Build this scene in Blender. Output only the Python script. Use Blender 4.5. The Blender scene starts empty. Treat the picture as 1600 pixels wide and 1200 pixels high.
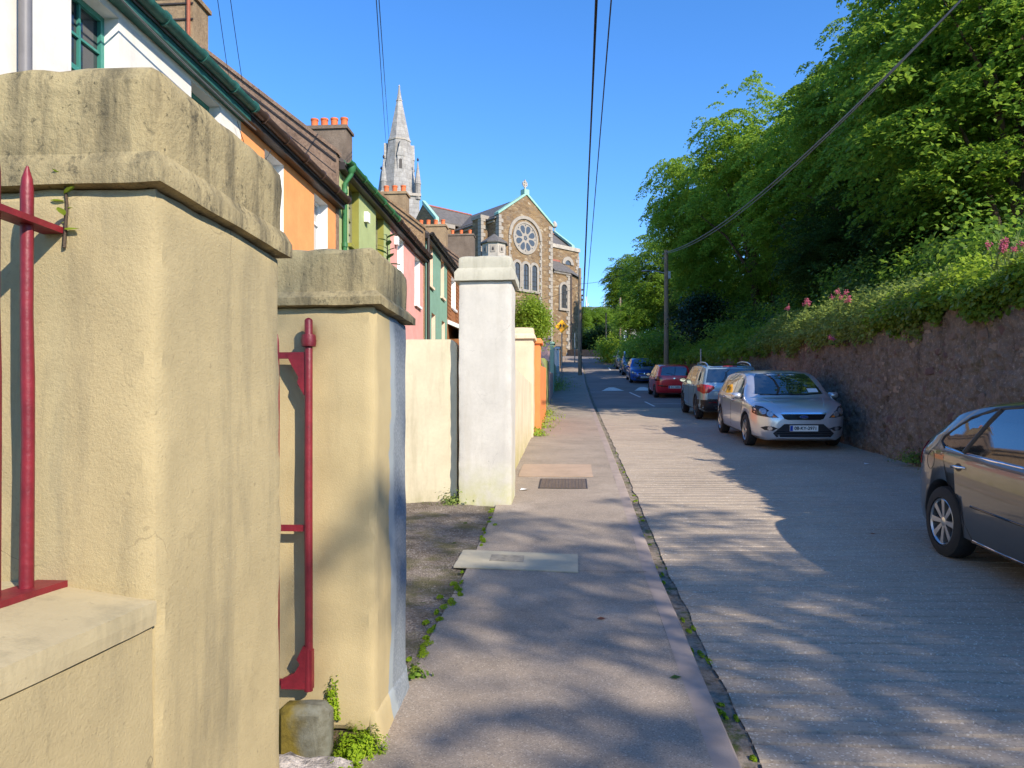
import bpy, bmesh, math, random
import numpy as np
from mathutils import Vector, Matrix, noise
from mathutils.bvhtree import BVHTree

sc = bpy.context.scene
COL = sc.collection
R = math.radians

# ------------------------------------------------------------------ camera
CAM_H = 1.6
cam_d = bpy.data.cameras.new('camera')
cam = bpy.data.objects.new('camera', cam_d); COL.objects.link(cam)
cam.location = (0, 0, CAM_H); cam.rotation_euler = (R(90), 0, 0)
cam_d.sensor_width = 36; cam_d.lens = 26.0
cam_d.shift_y = 60/1600
cam_d.clip_start = 0.05; cam_d.clip_end = 3000
sc.camera = cam

# ------------------------------------------------------------------ light
SUN_EL, SUN_TRAVEL = 32.5, (-0.555, 0.64)          # low sun behind the camera's right shoulder
world = bpy.data.worlds.new('World'); sc.world = world; world.use_nodes = True
wn = world.node_tree.nodes; wl = world.node_tree.links
sky = wn.new('ShaderNodeTexSky'); sky.sky_type = 'NISHITA'; sky.sun_disc = False
sky.sun_elevation = R(SUN_EL)
sky.sun_rotation = math.atan2(-SUN_TRAVEL[0], -SUN_TRAVEL[1])
sky.air_density = 1.0; sky.dust_density = 0.0; sky.ozone_density = 5.0
hs = wn.new('ShaderNodeHueSaturation'); hs.inputs['Saturation'].default_value = 1.2; hs.inputs['Hue'].default_value = .506; hs.inputs['Value'].default_value = .97
wl.new(sky.outputs[0], hs.inputs['Color']); wl.new(hs.outputs[0], wn['Background'].inputs[0]); wn['Background'].inputs[1].default_value = 0.15
sun_d = bpy.data.lights.new('sun', 'SUN'); sun_d.energy = 3.7; sun_d.angle = R(0.53); sun_d.color = (1.0, 0.89, 0.74)
sun = bpy.data.objects.new('sun', sun_d); COL.objects.link(sun)
hz = math.cos(R(SUN_EL)); L0 = math.hypot(*SUN_TRAVEL)
tv = Vector((SUN_TRAVEL[0]/L0*hz, SUN_TRAVEL[1]/L0*hz, -math.sin(R(SUN_EL))))
sun.rotation_euler = tv.to_track_quat('-Z', 'Y').to_euler(); sun.location = (20, -20, 30)
sc.view_settings.view_transform = 'Standard'; sc.view_settings.look = 'None'
sc.view_settings.exposure = 1.0; sc.view_settings.gamma = 1.0; sc.view_settings.use_curve_mapping = False
sc.cycles.use_denoising = True; sc.cycles.max_bounces = 7; sc.cycles.diffuse_bounces = 4
sc.cycles.transparent_max_bounces = 8; sc.cycles.caustics_reflective = False; sc.cycles.caustics_refractive = False

# ------------------------------------------------------------------ street frame
A = math.atan(0.08); CA, SA = math.cos(A), math.sin(A)
_k = [(-200, -8), (-60, -4.4), (-8, -1.95), (0, -1.6), (3.3, -1.43), (7, -1.2), (9, -.97), (12, -.70), (15, -.43), (22, .15), (33, 1.12),
      (46, 2.45), (60, 4.4), (75, 6.6), (90, 8.2), (120, 9.6), (160, 10.4), (900, 10.4)]
_ss = np.arange(-200, 900, .25)
_zz = np.interp(_ss, [a for a, b in _k], [b for a, b in _k])
_w = np.exp(-np.linspace(-2, 2, 25)**2); _w /= _w.sum()
_zz = np.convolve(np.pad(_zz, 12, 'edge'), _w, 'valid') + CAM_H
def G(s): return float(np.interp(s, _ss, _zz))
def slope(s): return (G(s+.8)-G(s-.8))/1.6
def bend(s): return -0.014*(s-66)**2 if s > 66 else 0.0
def P(s, t, z=0.0):
    return Vector((t*CA + s*SA, s*CA - t*SA, z))
def ST(x, y): return (x*SA + y*CA, x*CA - y*SA)       # -> s, t
def PX(px, d): return (px-800)/1155.6*d               # a viewing ray's x at depth d
def kerb_t(s): return 0.70 + .004*max(s, 0)
def wall_t(s): return 5.75

# ------------------------------------------------------------------ helpers
class MB:
    def __init__(s): s.v = []; s.f = []; s.mi = []
    def add(s, vs, fs, m=0):
        o = len(s.v); s.v += [tuple(x) for x in vs]; s.f += [tuple(i+o for i in f) for f in fs]; s.mi += [m]*len(fs); return s
    def box(s, x0, x1, y0, y1, z0, z1, m=0):
        return s.add([(x0,y0,z0),(x1,y0,z0),(x1,y1,z0),(x0,y1,z0),(x0,y0,z1),(x1,y0,z1),(x1,y1,z1),(x0,y1,z1)],
                     [(0,3,2,1),(4,5,6,7),(0,1,5,4),(1,2,6,5),(2,3,7,6),(3,0,4,7)], m)
    def loft(s, rings, closed=True, caps=True, m=0):
        n = len(rings[0]); vs = [p for r in rings for p in r]; fs = []
        for i in range(len(rings)-1):
            for j in range(n if closed else n-1):
                k = (j+1) % n
                fs.append((i*n+j, i*n+k, (i+1)*n+k, (i+1)*n+j))
        if caps and closed:
            fs.append(tuple(range(n))[::-1]); fs.append(tuple((len(rings)-1)*n+j for j in range(n)))
        return s.add(vs, fs, m)
    def tube(s, pts, rad, n=8, m=0):
        pts = [Vector(p) for p in pts]; rings = []
        if not hasattr(rad, '__len__'): rad = [rad]*len(pts)
        up = None
        for i, p in enumerate(pts):
            d = (pts[min(i+1, len(pts)-1)] - pts[max(i-1, 0)]).normalized()
            if up is None:
                up = d.cross(Vector((0.13, 0.31, 1)) if abs(d.z) < .9 else Vector((1, .1, 0))).normalized()
            up = (up - d*up.dot(d)).normalized(); w = d.cross(up)
            rings.append([p + (up*math.cos(a) + w*math.sin(a))*rad[i] for a in [2*math.pi*j/n for j in range(n)]])
        return s.loft(rings, True, True, m)
    def lathe(s, prof, c=(0,0,0), n=12, axis='z', m=0):
        rings = []
        for r, h in prof:
            ring = []
            for j in range(n):
                a = 2*math.pi*j/n; u, v = r*math.cos(a), r*math.sin(a)
                ring.append({'z': (c[0]+u, c[1]+v, c[2]+h), 'y': (c[0]+v, c[1]+h, c[2]+u), 'x': (c[0]+h, c[1]+u, c[2]+v)}[axis])
            rings.append(ring)
        return s.loft(rings, True, True, m)
    def prism(s, poly, a, b, axis='y', m=0):
        g = {'y': lambda p, h: (p[0], h, p[1]), 'x': lambda p, h: (h, p[0], p[1]), 'z': lambda p, h: (p[0], p[1], h)}[axis]
        return s.loft([[g(p, a) for p in poly], [g(p, b) for p in poly]], True, True, m)
    def mesh(s, name, mats, smooth=False, fix=True):
        me = bpy.data.meshes.new(name); me.from_pydata(s.v, [], s.f)
        for m in (mats if isinstance(mats, (list, tuple)) else [mats]): me.materials.append(m)
        if any(s.mi): me.polygons.foreach_set('material_index', s.mi)
        if fix:
            bm = bmesh.new(); bm.from_mesh(me); bmesh.ops.recalc_face_normals(bm, faces=bm.faces); bm.to_mesh(me); bm.free()
        if smooth:
            me.polygons.foreach_set('use_smooth', [True]*len(me.polygons))
            try: me.set_sharp_from_angle(angle=R(smooth if smooth > 1 else 40))
            except Exception: pass
        me.update(); return me
    def build(s, name, mats, parent=None, smooth=False, fix=True):
        return link(name, s.mesh(name, mats, smooth, fix), parent)

def link(name, me, parent=None):
    o = bpy.data.objects.new(name, me); COL.objects.link(o)
    if parent: o.parent = parent
    return o
def tag(o, label, cat, group=None):
    o['label'] = label; o['category'] = cat
    if group: o['group'] = group
    return o
def struct(o, kind='structure'): o['kind'] = kind; return o
def thing(name, label, cat, loc=(0,0,0), rz=-A, group=None):
    o = bpy.data.objects.new(name, None); COL.objects.link(o); o.empty_display_size = .2
    o.location = loc; o.rotation_euler = (0, 0, rz)
    return tag(o, label, cat, group)
def children(o): return [c for c in bpy.data.objects if c.parent == o]
def copy_tree(o, label=None, kids=None, parent=None):
    c = o.copy(); COL.objects.link(c)
    if parent: c.parent = parent
    if label: c['label'] = label
    for ch in (kids or CH).get(o.name, []): copy_tree(ch, None, kids, c)
    return c
CH = {}
def index_children(root):
    def rec(o):
        CH[o.name] = list(o.children)
        for c in o.children: rec(c)
    bpy.context.view_layer.update(); rec(root)

def rough_block(x0, x1, y0, y1, z0, z1, cell=.05, amp=.004, freq=6, rnd=.015, seed=0, shape=None):
    """a plastered block: subdivided box, softened arrises and an uneven face"""
    mb = MB(); nx = max(2, int((x1-x0)/cell)); ny = max(2, int((y1-y0)/cell)); nz = max(2, int((z1-z0)/cell))
    idx = {}
    def vid(i, j, k):
        key = (i, j, k)
        if key not in idx:
            p = Vector((x0+(x1-x0)*i/nx, y0+(y1-y0)*j/ny, z0+(z1-z0)*k/nz))
            ex = [min(p.x-x0, x1-p.x), min(p.y-y0, y1-p.y), min(p.z-z0, z1-p.z)]
            # pull arrises in
            ctr = Vector(((x0+x1)/2, (y0+y1)/2, (z0+z1)/2)); near = sorted(ex)
            if near[1] < cell*.5:
                q = noise.noise(p*9 + Vector((seed, 3, 1)))
                for a in range(3):
                    if ex[a] < cell*.5: p[a] += (rnd*(1+.8*q)) * (1 if ctr[a] > p[a] else -1)
            n = Vector((0,0,0))
            for a in range(3):
                if ex[a] < cell*.5: n[a] = 1 if p[a] > ctr[a] else -1
            if n.length > 0:
                n.normalize()
                d = noise.noise(p*freq + Vector((seed*7.1, 0, seed)))*amp + noise.noise(p*freq*.28 + Vector((seed, 5, 2)))*amp*2.2
                p = p + n*d
            if shape: p = shape(p)
            idx[key] = len(mb.v); mb.v.append(tuple(p))
        return idx[key]
    def face(a, b, c, d): mb.f.append((a, b, c, d)); mb.mi.append(0)
    for i in range(nx):
        for k in range(nz):
            for j in (0, ny): face(vid(i,j,k), vid(i+1,j,k), vid(i+1,j,k+1), vid(i,j,k+1))
        for j in range(ny):
            for k in (0, nz): face(vid(i,j,k), vid(i+1,j,k), vid(i+1,j+1,k), vid(i,j+1,k))
    for j in range(ny):
        for k in range(nz):
            for i in (0, nx): face(vid(i,j,k), vid(i,j+1,k), vid(i,j+1,k+1), vid(i,j,k+1))
    return mb

# ------------------------------------------------------------------ materials
class NT:
    def __init__(s, name):
        s.m = bpy.data.materials.new(name); s.m.use_nodes = True; s.t = s.m.node_tree
        s.b = s.t.nodes['Principled BSDF']; s.out = s.t.nodes['Material Output']
        s.tc = s.n('ShaderNodeTexCoord'); s.co = s.tc.outputs['Object']
    def n(s, ty, **kw):
        nd = s.t.nodes.new(ty)
        for k, v in kw.items(): setattr(nd, k, v)
        return nd
    def l(s, a, b): s.t.links.new(a, b)
    def noise(s, scale, detail=6, rough=.6, co=None, dist=0):
        n = s.n('ShaderNodeTexNoise'); n.inputs['Scale'].default_value = scale; n.inputs['Detail'].default_value = detail
        n.inputs['Roughness'].default_value = rough; n.inputs['Distortion'].default_value = dist
        s.l(co or s.co, n.inputs['Vector']); return n.outputs['Fac']
    def map(s, scale, co=None, rot=(0,0,0)):
        n = s.n('ShaderNodeMapping'); n.inputs['Scale'].default_value = scale; n.inputs['Rotation'].default_value = rot
        s.l(co or s.co, n.inputs['Vector']); return n.outputs[0]
    def ramp(s, f, stops):
        n = s.n('ShaderNodeValToRGB'); e = n.color_ramp.elements
        while len(e) < len(stops): e.new(.5)
        for i, (p, c) in enumerate(stops):
            e[i].position = p; e[i].color = (c, c, c, 1) if not hasattr(c, '__len__') else (*c[:3], 1)
        s.l(f, n.inputs[0]); return n.outputs[0]
    def mix(s, f, a, b, mode='MIX'):
        n = s.n('ShaderNodeMix', data_type='RGBA', blend_type=mode)
        for sock, v in ((n.inputs['Factor'], f), (n.inputs['A'], a), (n.inputs['B'], b)):
            if hasattr(v, 'is_linked'): s.l(v, sock)
            elif hasattr(v, '__len__'): sock.default_value = (*v[:3], 1)
            else: sock.default_value = v
        return n.outputs['Result']
    def math(s, op, a, b=0.0, clamp=False):
        n = s.n('ShaderNodeMath', operation=op); n.use_clamp = clamp
        for i, v in enumerate((a, b)):
            if hasattr(v, 'is_linked'): s.l(v, n.inputs[i])
            else: n.inputs[i].default_value = v
        return n.outputs[0]
    def xyz(s, co=None):
        n = s.n('ShaderNodeSeparateXYZ'); s.l(co or s.co, n.inputs[0]); return n.outputs
    def bump(s, h, strength=.3, dist=.02, prev=None):
        n = s.n('ShaderNodeBump'); n.inputs['Strength'].default_value = strength; n.inputs['Distance'].default_value = dist
        s.l(h, n.inputs['Height'])
        if prev: s.l(prev, n.inputs['Normal'])
        return n.outputs[0]
    def fin(s, col=None, rough=None, nrm=None, metal=None, spec=None):
        def put(k, v):
            if v is None: return
            if hasattr(v, 'is_linked'): s.l(v, s.b.inputs[k])
            elif hasattr(v, '__len__'): s.b.inputs[k].default_value = (*v[:3], 1)
            else: s.b.inputs[k].default_value = v
        put('Base Color', col); put('Roughness', rough); put('Normal', nrm); put('Metallic', metal); put('Specular IOR Level', spec)
        return s.m
def srgb(r, g, b, k=1.0):
    f = lambda c: (c/255/12.92 if c/255 <= .04045 else ((c/255+.055)/1.055)**2.4)
    return tuple(f(x)*k for x in (r, g, b))
def simple(name, col, rough=.7, var=.12, scale=4, bump=.15, bscale=70, bdist=.004, metal=0, spec=.4, dirt=None, dirtamt=.0):
    m = NT(name); f = m.noise(scale, 5)
    c = m.mix(m.ramp(f, [(.3, 0), (.7, 1)]), tuple(x*(1-var) for x in col), tuple(min(1, x*(1+var)) for x in col))
    if dirt:
        g = m.noise(scale*.45, 8, .7, m.map((1, 1, .3)))
        c = m.mix(m.math('MULTIPLY', m.ramp(g, [(.48, 0), (.68, 1)]), dirtamt), c, dirt)
    nr = m.bump(m.noise(bscale, 4), bump, bdist) if bump else None
    return m.fin(c, rough, nr, metal, spec)

MT = {}
def plaster(name, col, grime=(.16,.15,.10), amt=.35, moss=0.0, mosscol=(.30,.30,.08), bscale=90, bump=.35, cracks=0):
    m = NT(name); x, y, z = m.xyz()
    c = m.mix(m.ramp(m.noise(2.2, 6, .65), [(.3, 0), (.72, 1)]), tuple(v*.86 for v in col), tuple(min(1, v*1.08) for v in col))
    c = m.mix(m.math('MULTIPLY', m.ramp(m.noise(26, 4), [(.35, 0), (.75, 1)]), .25), c, tuple(v*.72 for v in col))
    streak = m.noise(5, 8, .72, m.map((1, 1, .16)))
    c = m.mix(m.math('MULTIPLY', m.ramp(streak, [(.5, 0), (.72, 1)]), amt), c, grime)
    pit = m.ramp(m.noise(38, 3, .6), [(.26, 1), (.33, 0)])
    c = m.mix(m.math('MULTIPLY', pit, .5), c, tuple(v*.45 for v in col))
    if cracks:
        dv = m.n('ShaderNodeVectorMath', operation='ADD'); nz = m.n('ShaderNodeTexNoise'); nz.inputs['Scale'].default_value = 3.5; nz.inputs['Detail'].default_value = 6; m.l(m.co, nz.inputs['Vector'])
        sc_ = m.n('ShaderNodeVectorMath', operation='SCALE'); m.l(nz.outputs['Color'], sc_.inputs[0]); sc_.inputs['Scale'].default_value = .35; m.l(m.co, dv.inputs[0]); m.l(sc_.outputs[0], dv.inputs[1])
        vc = m.n('ShaderNodeTexVoronoi', feature='DISTANCE_TO_EDGE'); vc.inputs['Scale'].default_value = 1.7; m.l(dv.outputs[0], vc.inputs['Vector'])
        ln = m.math('MULTIPLY', m.ramp(vc.outputs['Distance'], [(0, 1), (.0035, 0)]), m.ramp(m.noise(1.6, 3), [(.50, 0), (.58, 1)]))
        c = m.mix(m.math('MULTIPLY', ln, cracks), c, tuple(v*.25 for v in col))
        blot = m.ramp(m.noise(7, 8, .8), [(.60, 0), (.66, 1)])
        c = m.mix(m.math('MULTIPLY', blot, .35), c, tuple(v*.55 for v in col))
        spk = m.ramp(m.noise(120, 3, .7), [(.30, 1), (.38, 0)])
        c = m.mix(m.math('MULTIPLY', spk, .45), c, tuple(v*.5 for v in col))
    if moss:
        low = m.ramp(m.math('ADD', z, m.math('MULTIPLY', m.noise(3.5, 5), .5)), [(.10, 1), (moss, 0)])
        c = m.mix(m.math('MULTIPLY', low, m.ramp(m.noise(4, 5), [(.36, .15), (.58, .95)])), c, mosscol)
    h = m.math('ADD', m.noise(bscale*1.5, 6, .75), m.math('MULTIPLY', m.noise(14, 4), .7))
    return m.fin(c, .86, m.bump(h, bump, .006), 0, .25)

def m_cap(name, col):
    m = NT(name); x, y, z = m.xyz()
    c = m.mix(m.ramp(m.noise(3.2, 7, .7), [(.3, 0), (.7, 1)]), tuple(v*.72 for v in col), tuple(min(1, v*1.08) for v in col))
    c = m.mix(m.math('MULTIPLY', m.ramp(m.noise(30, 5, .7), [(.38, 0), (.72, 1)]), .35), c, tuple(v*.6 for v in col))
    st = m.noise(4.2, 9, .75, m.map((1.6, 1.6, .22)))
    c = m.mix(m.math('MULTIPLY', m.ramp(st, [(.47, 0), (.66, 1)]), .82), c, (.045, .043, .034))
    c = m.mix(m.math('MULTIPLY', m.ramp(m.noise(9, 7, .8), [(.56, 0), (.64, 1)]), .7), c, (.03, .03, .024))
    c = m.mix(m.math('MULTIPLY', m.ramp(m.noise(55, 3, .6), [(.28, 1), (.34, 0)]), .7), c, (.03, .03, .02))
    h = m.math('ADD', m.noise(80, 5, .7), m.math('MULTIPLY', m.noise(14, 5), 1.8))
    return m.fin(c, .9, m.bump(h, .6, .008), 0, .2)
MT['beige'] = plaster('beige_render', srgb(180, 164, 124), grime=(.12,.115,.085), amt=.5, bump=.55, cracks=.8)
MT['beige_cap'] = m_cap('beige_cap', srgb(170, 155, 116))
MT['white_pl'] = plaster('white_render', srgb(200, 195, 184), grime=(.40,.36,.28), amt=.40, cracks=.5, moss=.85, mosscol=(.42,.42,.13))
MT['cream_pl'] = plaster('cream_render', srgb(212, 200, 170), grime=(.33,.28,.17), amt=.5, moss=.5, mosscol=(.25,.24,.10))
MT['cap_pl'] = plaster('weathered_cap', srgb(184, 180, 162), grime=(.24,.22,.15), amt=.6)
MT['wall_white_streak'] = plaster('streaked_render', srgb(222, 208, 180), grime=(.34,.27,.10), amt=.75, moss=.9, mosscol=(.36,.33,.09))
MT['cream2'] = plaster('pale_cream_render', srgb(224, 203, 172), amt=.15)
# ------------------------------------------------------------------ ground, road, pavement
def strip(name, s_list, t_list, zf, mat, tf=None, smooth=True):
    """sheet over the street frame; zf(s, j, t) gives height, tf(s, j) the lateral place"""
    mb = MB(); n = len(t_list)
    for s in s_list:
        for j, t in enumerate(t_list):
            tt = tf(s, j) if tf else t
            mb.v.append(tuple(P(s, tt + bend(s), zf(s, j, tt))))
    for i in range(len(s_list)-1):
        for j in range(n-1):
            mb.f.append((i*n+j, i*n+j+1, (i+1)*n+j+1, (i+1)*n+j)); mb.mi.append(0)
    return mb.build(name, mat, None, smooth, False)

def m_ground():
    m = NT('garden_soil'); f = m.noise(.8, 8, .7)
    c = m.mix(m.ramp(f, [(.35, 0), (.65, 1)]), (.045, .055, .02), (.08, .10, .03))
    return m.fin(c, .95, m.bump(m.noise(9, 6), .8, .05), 0, .1)
def m_pave():
    m = NT('pavement_asphalt'); base = srgb(154, 140, 124)
    c = m.mix(m.ramp(m.noise(1.1, 6, .65), [(.3, 0), (.7, 1)]), tuple(v*.80 for v in base), tuple(v*1.06 for v in base))
    c = m.mix(m.math('MULTIPLY', m.ramp(m.noise(2.3, 8, .75), [(.47, 0), (.68, 1)]), .5), c, srgb(112, 102, 90))
    c = m.mix(m.ramp(m.noise(.55, 7, .7), [(.56, 0), (.66, .4)]), c, srgb(176, 162, 146))
    c = m.mix(m.ramp(m.noise(16, 3, .6), [(.72, 0), (.75, .6)]), c, srgb(92, 86, 78))
    v = m.n('ShaderNodeTexVoronoi'); v.inputs['Scale'].default_value = 170; m.l(m.co, v.inputs['Vector'])
    rnd = m.xyz(v.outputs['Color'])[0]
    c = m.mix(m.ramp(rnd, [(.86, 0), (.94, .35)]), c, srgb(205, 196, 182))
    c = m.mix(m.ramp(rnd, [(.10, .35), (.2, 0)]), c, srgb(70, 66, 64))
    h = m.math('ADD', m.noise(240, 3), m.math('MULTIPLY', m.noise(7, 4), 1.2))
    return m.fin(c, .82, m.bump(h, .35, .004), 0, .35)
def m_road():
    m = NT('ribbed_concrete'); base = srgb(170, 155, 136)
    c = m.mix(m.ramp(m.noise(.7, 6, .6), [(.3, 0), (.7, 1)]), tuple(v*.82 for v in base), tuple(v*1.06 for v in base))
    lat = m.noise(6, 7, .75, m.map((.35, 3, 1), rot=(0, 0, A)))
    c = m.mix(m.math('MULTIPLY', m.ramp(lat, [(.46, 0), (.72, 1)]), .45), c, srgb(124, 110, 92))
    v = m.n('ShaderNodeTexVoronoi'); v.inputs['Scale'].default_value = 110; m.l(m.co, v.inputs['Vector'])
    rnd = m.xyz(v.outputs['Color'])[0]
    c = m.mix(m.ramp(rnd, [(.90, 0), (.97, .5)]), c, srgb(222, 214, 198))
    c = m.mix(m.ramp(rnd, [(.08, .3), (.2, 0)]), c, srgb(84, 78, 70))
    h = m.math('ADD', m.noise(150, 4, .7), m.math('MULTIPLY', m.noise(28, 4), 1.2))
    return m.fin(c, .8, m.bump(h, .55, .006), 0, .35)
def m_tar():
    m = NT('asphalt_road'); base = srgb(130, 122, 116)
    c = m.mix(m.ramp(m.noise(.6, 6, .6), [(.3, 0), (.7, 1)]), tuple(v*.8 for v in base), tuple(v*1.15 for v in base))
    return m.fin(c, .85, m.bump(m.noise(160, 3), .3, .004), 0, .3)
def m_gut():
    m = NT('gutter_debris'); f = m.noise(9, 8, .75)
    c = m.mix(m.ramp(f, [(.36, 0), (.62, 1)]), srgb(92, 82, 70), srgb(158, 146, 130))
    c = m.mix(m.ramp(m.noise(5, 6, .7), [(.52, 0), (.62, .9)]), c, (.07, .10, .02))
    c = m.mix(m.ramp(m.noise(60, 3), [(.62, 0), (.7, .8)]), c, srgb(120, 80, 50))
    return m.fin(c, .95, m.bump(m.noise(45, 6, .75), .9, .02), 0, .2)
def m_apron():
    m = NT('broken_concrete'); f = m.noise(3, 8, .72)
    c = m.mix(m.ramp(f, [(.35, 0), (.66, 1)]), srgb(96, 86, 74), srgb(146, 134, 122))
    v = m.n('ShaderNodeTexVoronoi'); v.inputs['Scale'].default_value = 75; m.l(m.co, v.inputs['Vector'])
    rnd = m.xyz(v.outputs['Color'])[0]
    c = m.mix(m.ramp(rnd, [(.80, 0), (.92, .4)]), c, srgb(186, 176, 164))
    c = m.mix(m.ramp(rnd, [(.1, .35), (.25, 0)]), c, srgb(70, 62, 54))
    c = m.mix(m.ramp(m.noise(2.2, 7, .7), [(.48, 0), (.62, .8)]), c, (.10, .095, .035))
    return m.fin(c, .93, m.bump(m.math('ADD', v.outputs['Distance'], m.noise(10, 6)), .8, .02), 0, .2)
MT['soil'] = m_ground(); MT['pave'] = m_pave(); MT['road'] = m_road(); MT['tar'] = m_tar(); MT['gut'] = m_gut(); MT['apron'] = m_apron()
MT['kerb'] = simple('kerb_concrete', srgb(150, 136, 126), .85, .15, 6, .4, 120)
MT['paint'] = simple('road_paint', srgb(225, 225, 218), .7, .12, 12, .2, 120, dirt=(.25, .24, .22), dirtamt=.5)
MT['slab'] = plaster('concrete_patch', srgb(176, 168, 146), grime=(.20,.20,.15), amt=.25, bump=.25)

def wall_top(s): return float(np.interp(s, [-40, 0, 8, 14, 22, 32, 45, 60, 90], [.6, 2.95, 3.30, 3.46, 3.86, 4.45, 5.4, 7.1, 10.5]))
def terrain_z(s, t):
    g = G(s)
    if t < -.86: return g - .03 if t > -9 else g - .03 + .04*(-9-t)*(1 if t > -60 else 60/-t)
    if t < wall_t(s)+.22: return g - .35
    b = wall_top(s) - .25 + min(max(t-5.9, 0), 40)*.10
    return b if s < 95 else max(G(s), b - (s-95)*.05)
_sl = sorted(set(list(np.arange(-30, 100, 1.0)) + [-300, -150, -80, -50, 110, 125, 150, 200, 300, 450, 700]))
_tl = [-400, -200, -100, -60, -30, -18, -12, -9, -6, -4.4, -3, -2, -1.2, -.93, -.86, -.84, 0, 2.5, 5.2, 5.55, 5.6, 5.9, 6.6, 7.5, 9, 11, 14, 18, 24, 32, 46, 80, 160, 320, 400]
def _tz(s, j, t):
    if j == 13 or j == 14: return G(s) - (.03 if j == 13 else .35)
    return terrain_z(s, t)
mbg = MB()
for s in _sl:
    for j, t in enumerate(_tl):
        mbg.v.append(tuple(P(s, t, _tz(s, j, t))))
n = len(_tl)
for i in range(len(_sl)-1):
    for j in range(n-1): mbg.f.append((i*n+j, i*n+j+1, (i+1)*n+j+1, (i+1)*n+j)); mbg.mi.append(0)
struct(mbg.build('ground', MT['soil'], None, True, False))

rnd = random.Random(4)
s_fine = list(np.arange(-6, 14, .12)) + list(np.arange(14, 105, .6))
def pave_z(s, j, t): return G(s) + .006*noise.noise(Vector((s*.7, t*1.4, 0))) + .002*noise.noise(Vector((s*5, t*5, 2)))
struct(strip('pavement', s_fine, list(np.linspace(0, 1, 14)), pave_z, MT['pave'],
             lambda s, j: -.885 + .03*noise.noise(Vector((s*1.3, 0, 3)))*(j == 0) + (kerb_t(s) - .12 + .885)*j/13))
struct(strip('kerb', s_fine, [0, 1, 2, 3], lambda s, j, t: G(s) + (.001, -.001, -.012, -.16)[j] + .003*noise.noise(Vector((s*1.7, j, 8))), MT['kerb'],
             lambda s, j: kerb_t(s) + (-.121, -.012, .0, .012)[j] + .006*noise.noise(Vector((s*.9, 0, 5)))))
struct(strip('gutter', s_fine, [0, 1, 2, 3, 4], lambda s, j, t: G(s) + (-.075, -.088, -.092, -.088, -.09)[j] + .008*noise.noise(Vector((s*4, j*3, 8))), MT['gut'],
             lambda s, j: kerb_t(s) + (-.02, .03, .08, .12, .20)[j]))
# ribbed concrete carriageway: transverse grooves are real relief
rib_s = []; s = -5.0
while s < 27:
    pit = .155 + rnd.uniform(-.03, .03); gw = rnd.uniform(.012, .018)
    rib_s += [(s, 0), (s + pit - 2.4*gw, 0.0), (s + pit - 1.5*gw, 1), (s + pit - .6*gw, 1)]; s += pit
mbr = MB(); NC = 30
for s, gr in rib_s:
    for j in range(NC):
        f = j/(NC-1); t = kerb_t(s) + .12 + .03*noise.noise(Vector((s*2.1, 0, 1)))*(j == 0) + f*(wall_t(s) + .12 - kerb_t(s))
        wob = .012*noise.noise(Vector((t*1.1, s*.25, 4))) + .006*noise.noise(Vector((t*5, s, 4)))
        dep = (.006 + .011*max(0, min(1, (9-s)/5)) + .011*noise.noise(Vector((t*.9, s*2.3, 7))) + .006*noise.noise(Vector((t*4, s*5, 1)))) if gr else .0
        z = G(s) - .078 - max(0, dep) + .004*noise.noise(Vector((s*3, t*3, 0))) + .02*math.sin(math.pi*f)
        mbr.v.append(tuple(P(s + wob, t, z)))
for i in range(len(rib_s)-1):
    for j in range(NC-1): mbr.f.append((i*NC+j, i*NC+j+1, (i+1)*NC+j+1, (i+1)*NC+j)); mbr.mi.append(0)
struct(mbr.build('road', MT['road'], None, 30, False))
def tar_z(s, j, t):
    h = .09*math.exp(-((s-40.5)/1.3)**4)
    return G(s) - .076 + .02*math.sin(math.pi*j/8) + h
struct(strip('asphalt_road', list(np.arange(26.9, 48, .3)) + list(np.arange(48, 130, .8)), list(range(9)), tar_z, MT['tar'],
             lambda s, j: kerb_t(s) + .12 + j/8*(wall_t(s) + .12 - kerb_t(s))))
def on_tar(s, t):
    f = (t - kerb_t(s) - .12)/(wall_t(s) + .12 - kerb_t(s))
    return G(s) - .076 + .02*math.sin(math.pi*min(max(f, 0), 1)) + .09*math.exp(-((s-40.5)/1.3)**4)
def marking(name, poly, label, lift=.008):
    mb = MB(); a = np.array(poly, float)
    # fan of small strips so that it follows the hump
    n = 10; vs = []; (s0, ta, tb), (s1, tc, td) = poly
    for i in range(n+1):
        f = i/n; s = s0+(s1-s0)*f; l = ta+(tc-ta)*f; r = tb+(td-tb)*f
        for k in range(4):
            t = l+(r-l)*k/3; mb.v.append(tuple(P(s, t, on_tar(s, t)+lift)))
    for i in range(n):
        for k in range(3): mb.f.append((i*4+k, i*4+k+1, i*4+k+5, i*4+k+4)); mb.mi.append(0)
    o = mb.build(name, MT['paint'], None, False, False); o['label'] = label; o['kind'] = 'structure'; return o
marking('ramp_marking', [(38.6, 1.55, 2.75), (40.2, 2.05, 2.25)], 'white painted triangle on the speed hump beside the pavement')
marking('ramp_marking', [(38.6, 3.25, 4.3), (40.2, 3.7, 3.9)], 'white painted triangle on the speed hump beside the parked cars')
marking('bay_line', [(33.6, 3.05, 3.15), (37.2, 2.85, 2.95)], 'white bay line running past the red car')
marking('bay_line', [(27.6, 3.02, 3.1), (30.4, 2.95, 3.03)], 'worn white bay line in front of the grey estate car')
marking('bay_line', [(29.0, 3.1, 4.9), (29.08, 3.1, 4.9)], 'faint white line across the end of a parking bay')
marking('bay_line', [(37.7, 1.0, 1.6), (37.8, 1.0, 1.6)], 'short white line across the road by the hump')
marking('bay_line', [(58, 3.0, 3.1), (61, 3.0, 3.1)], 'white bay line far up the road')

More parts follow.
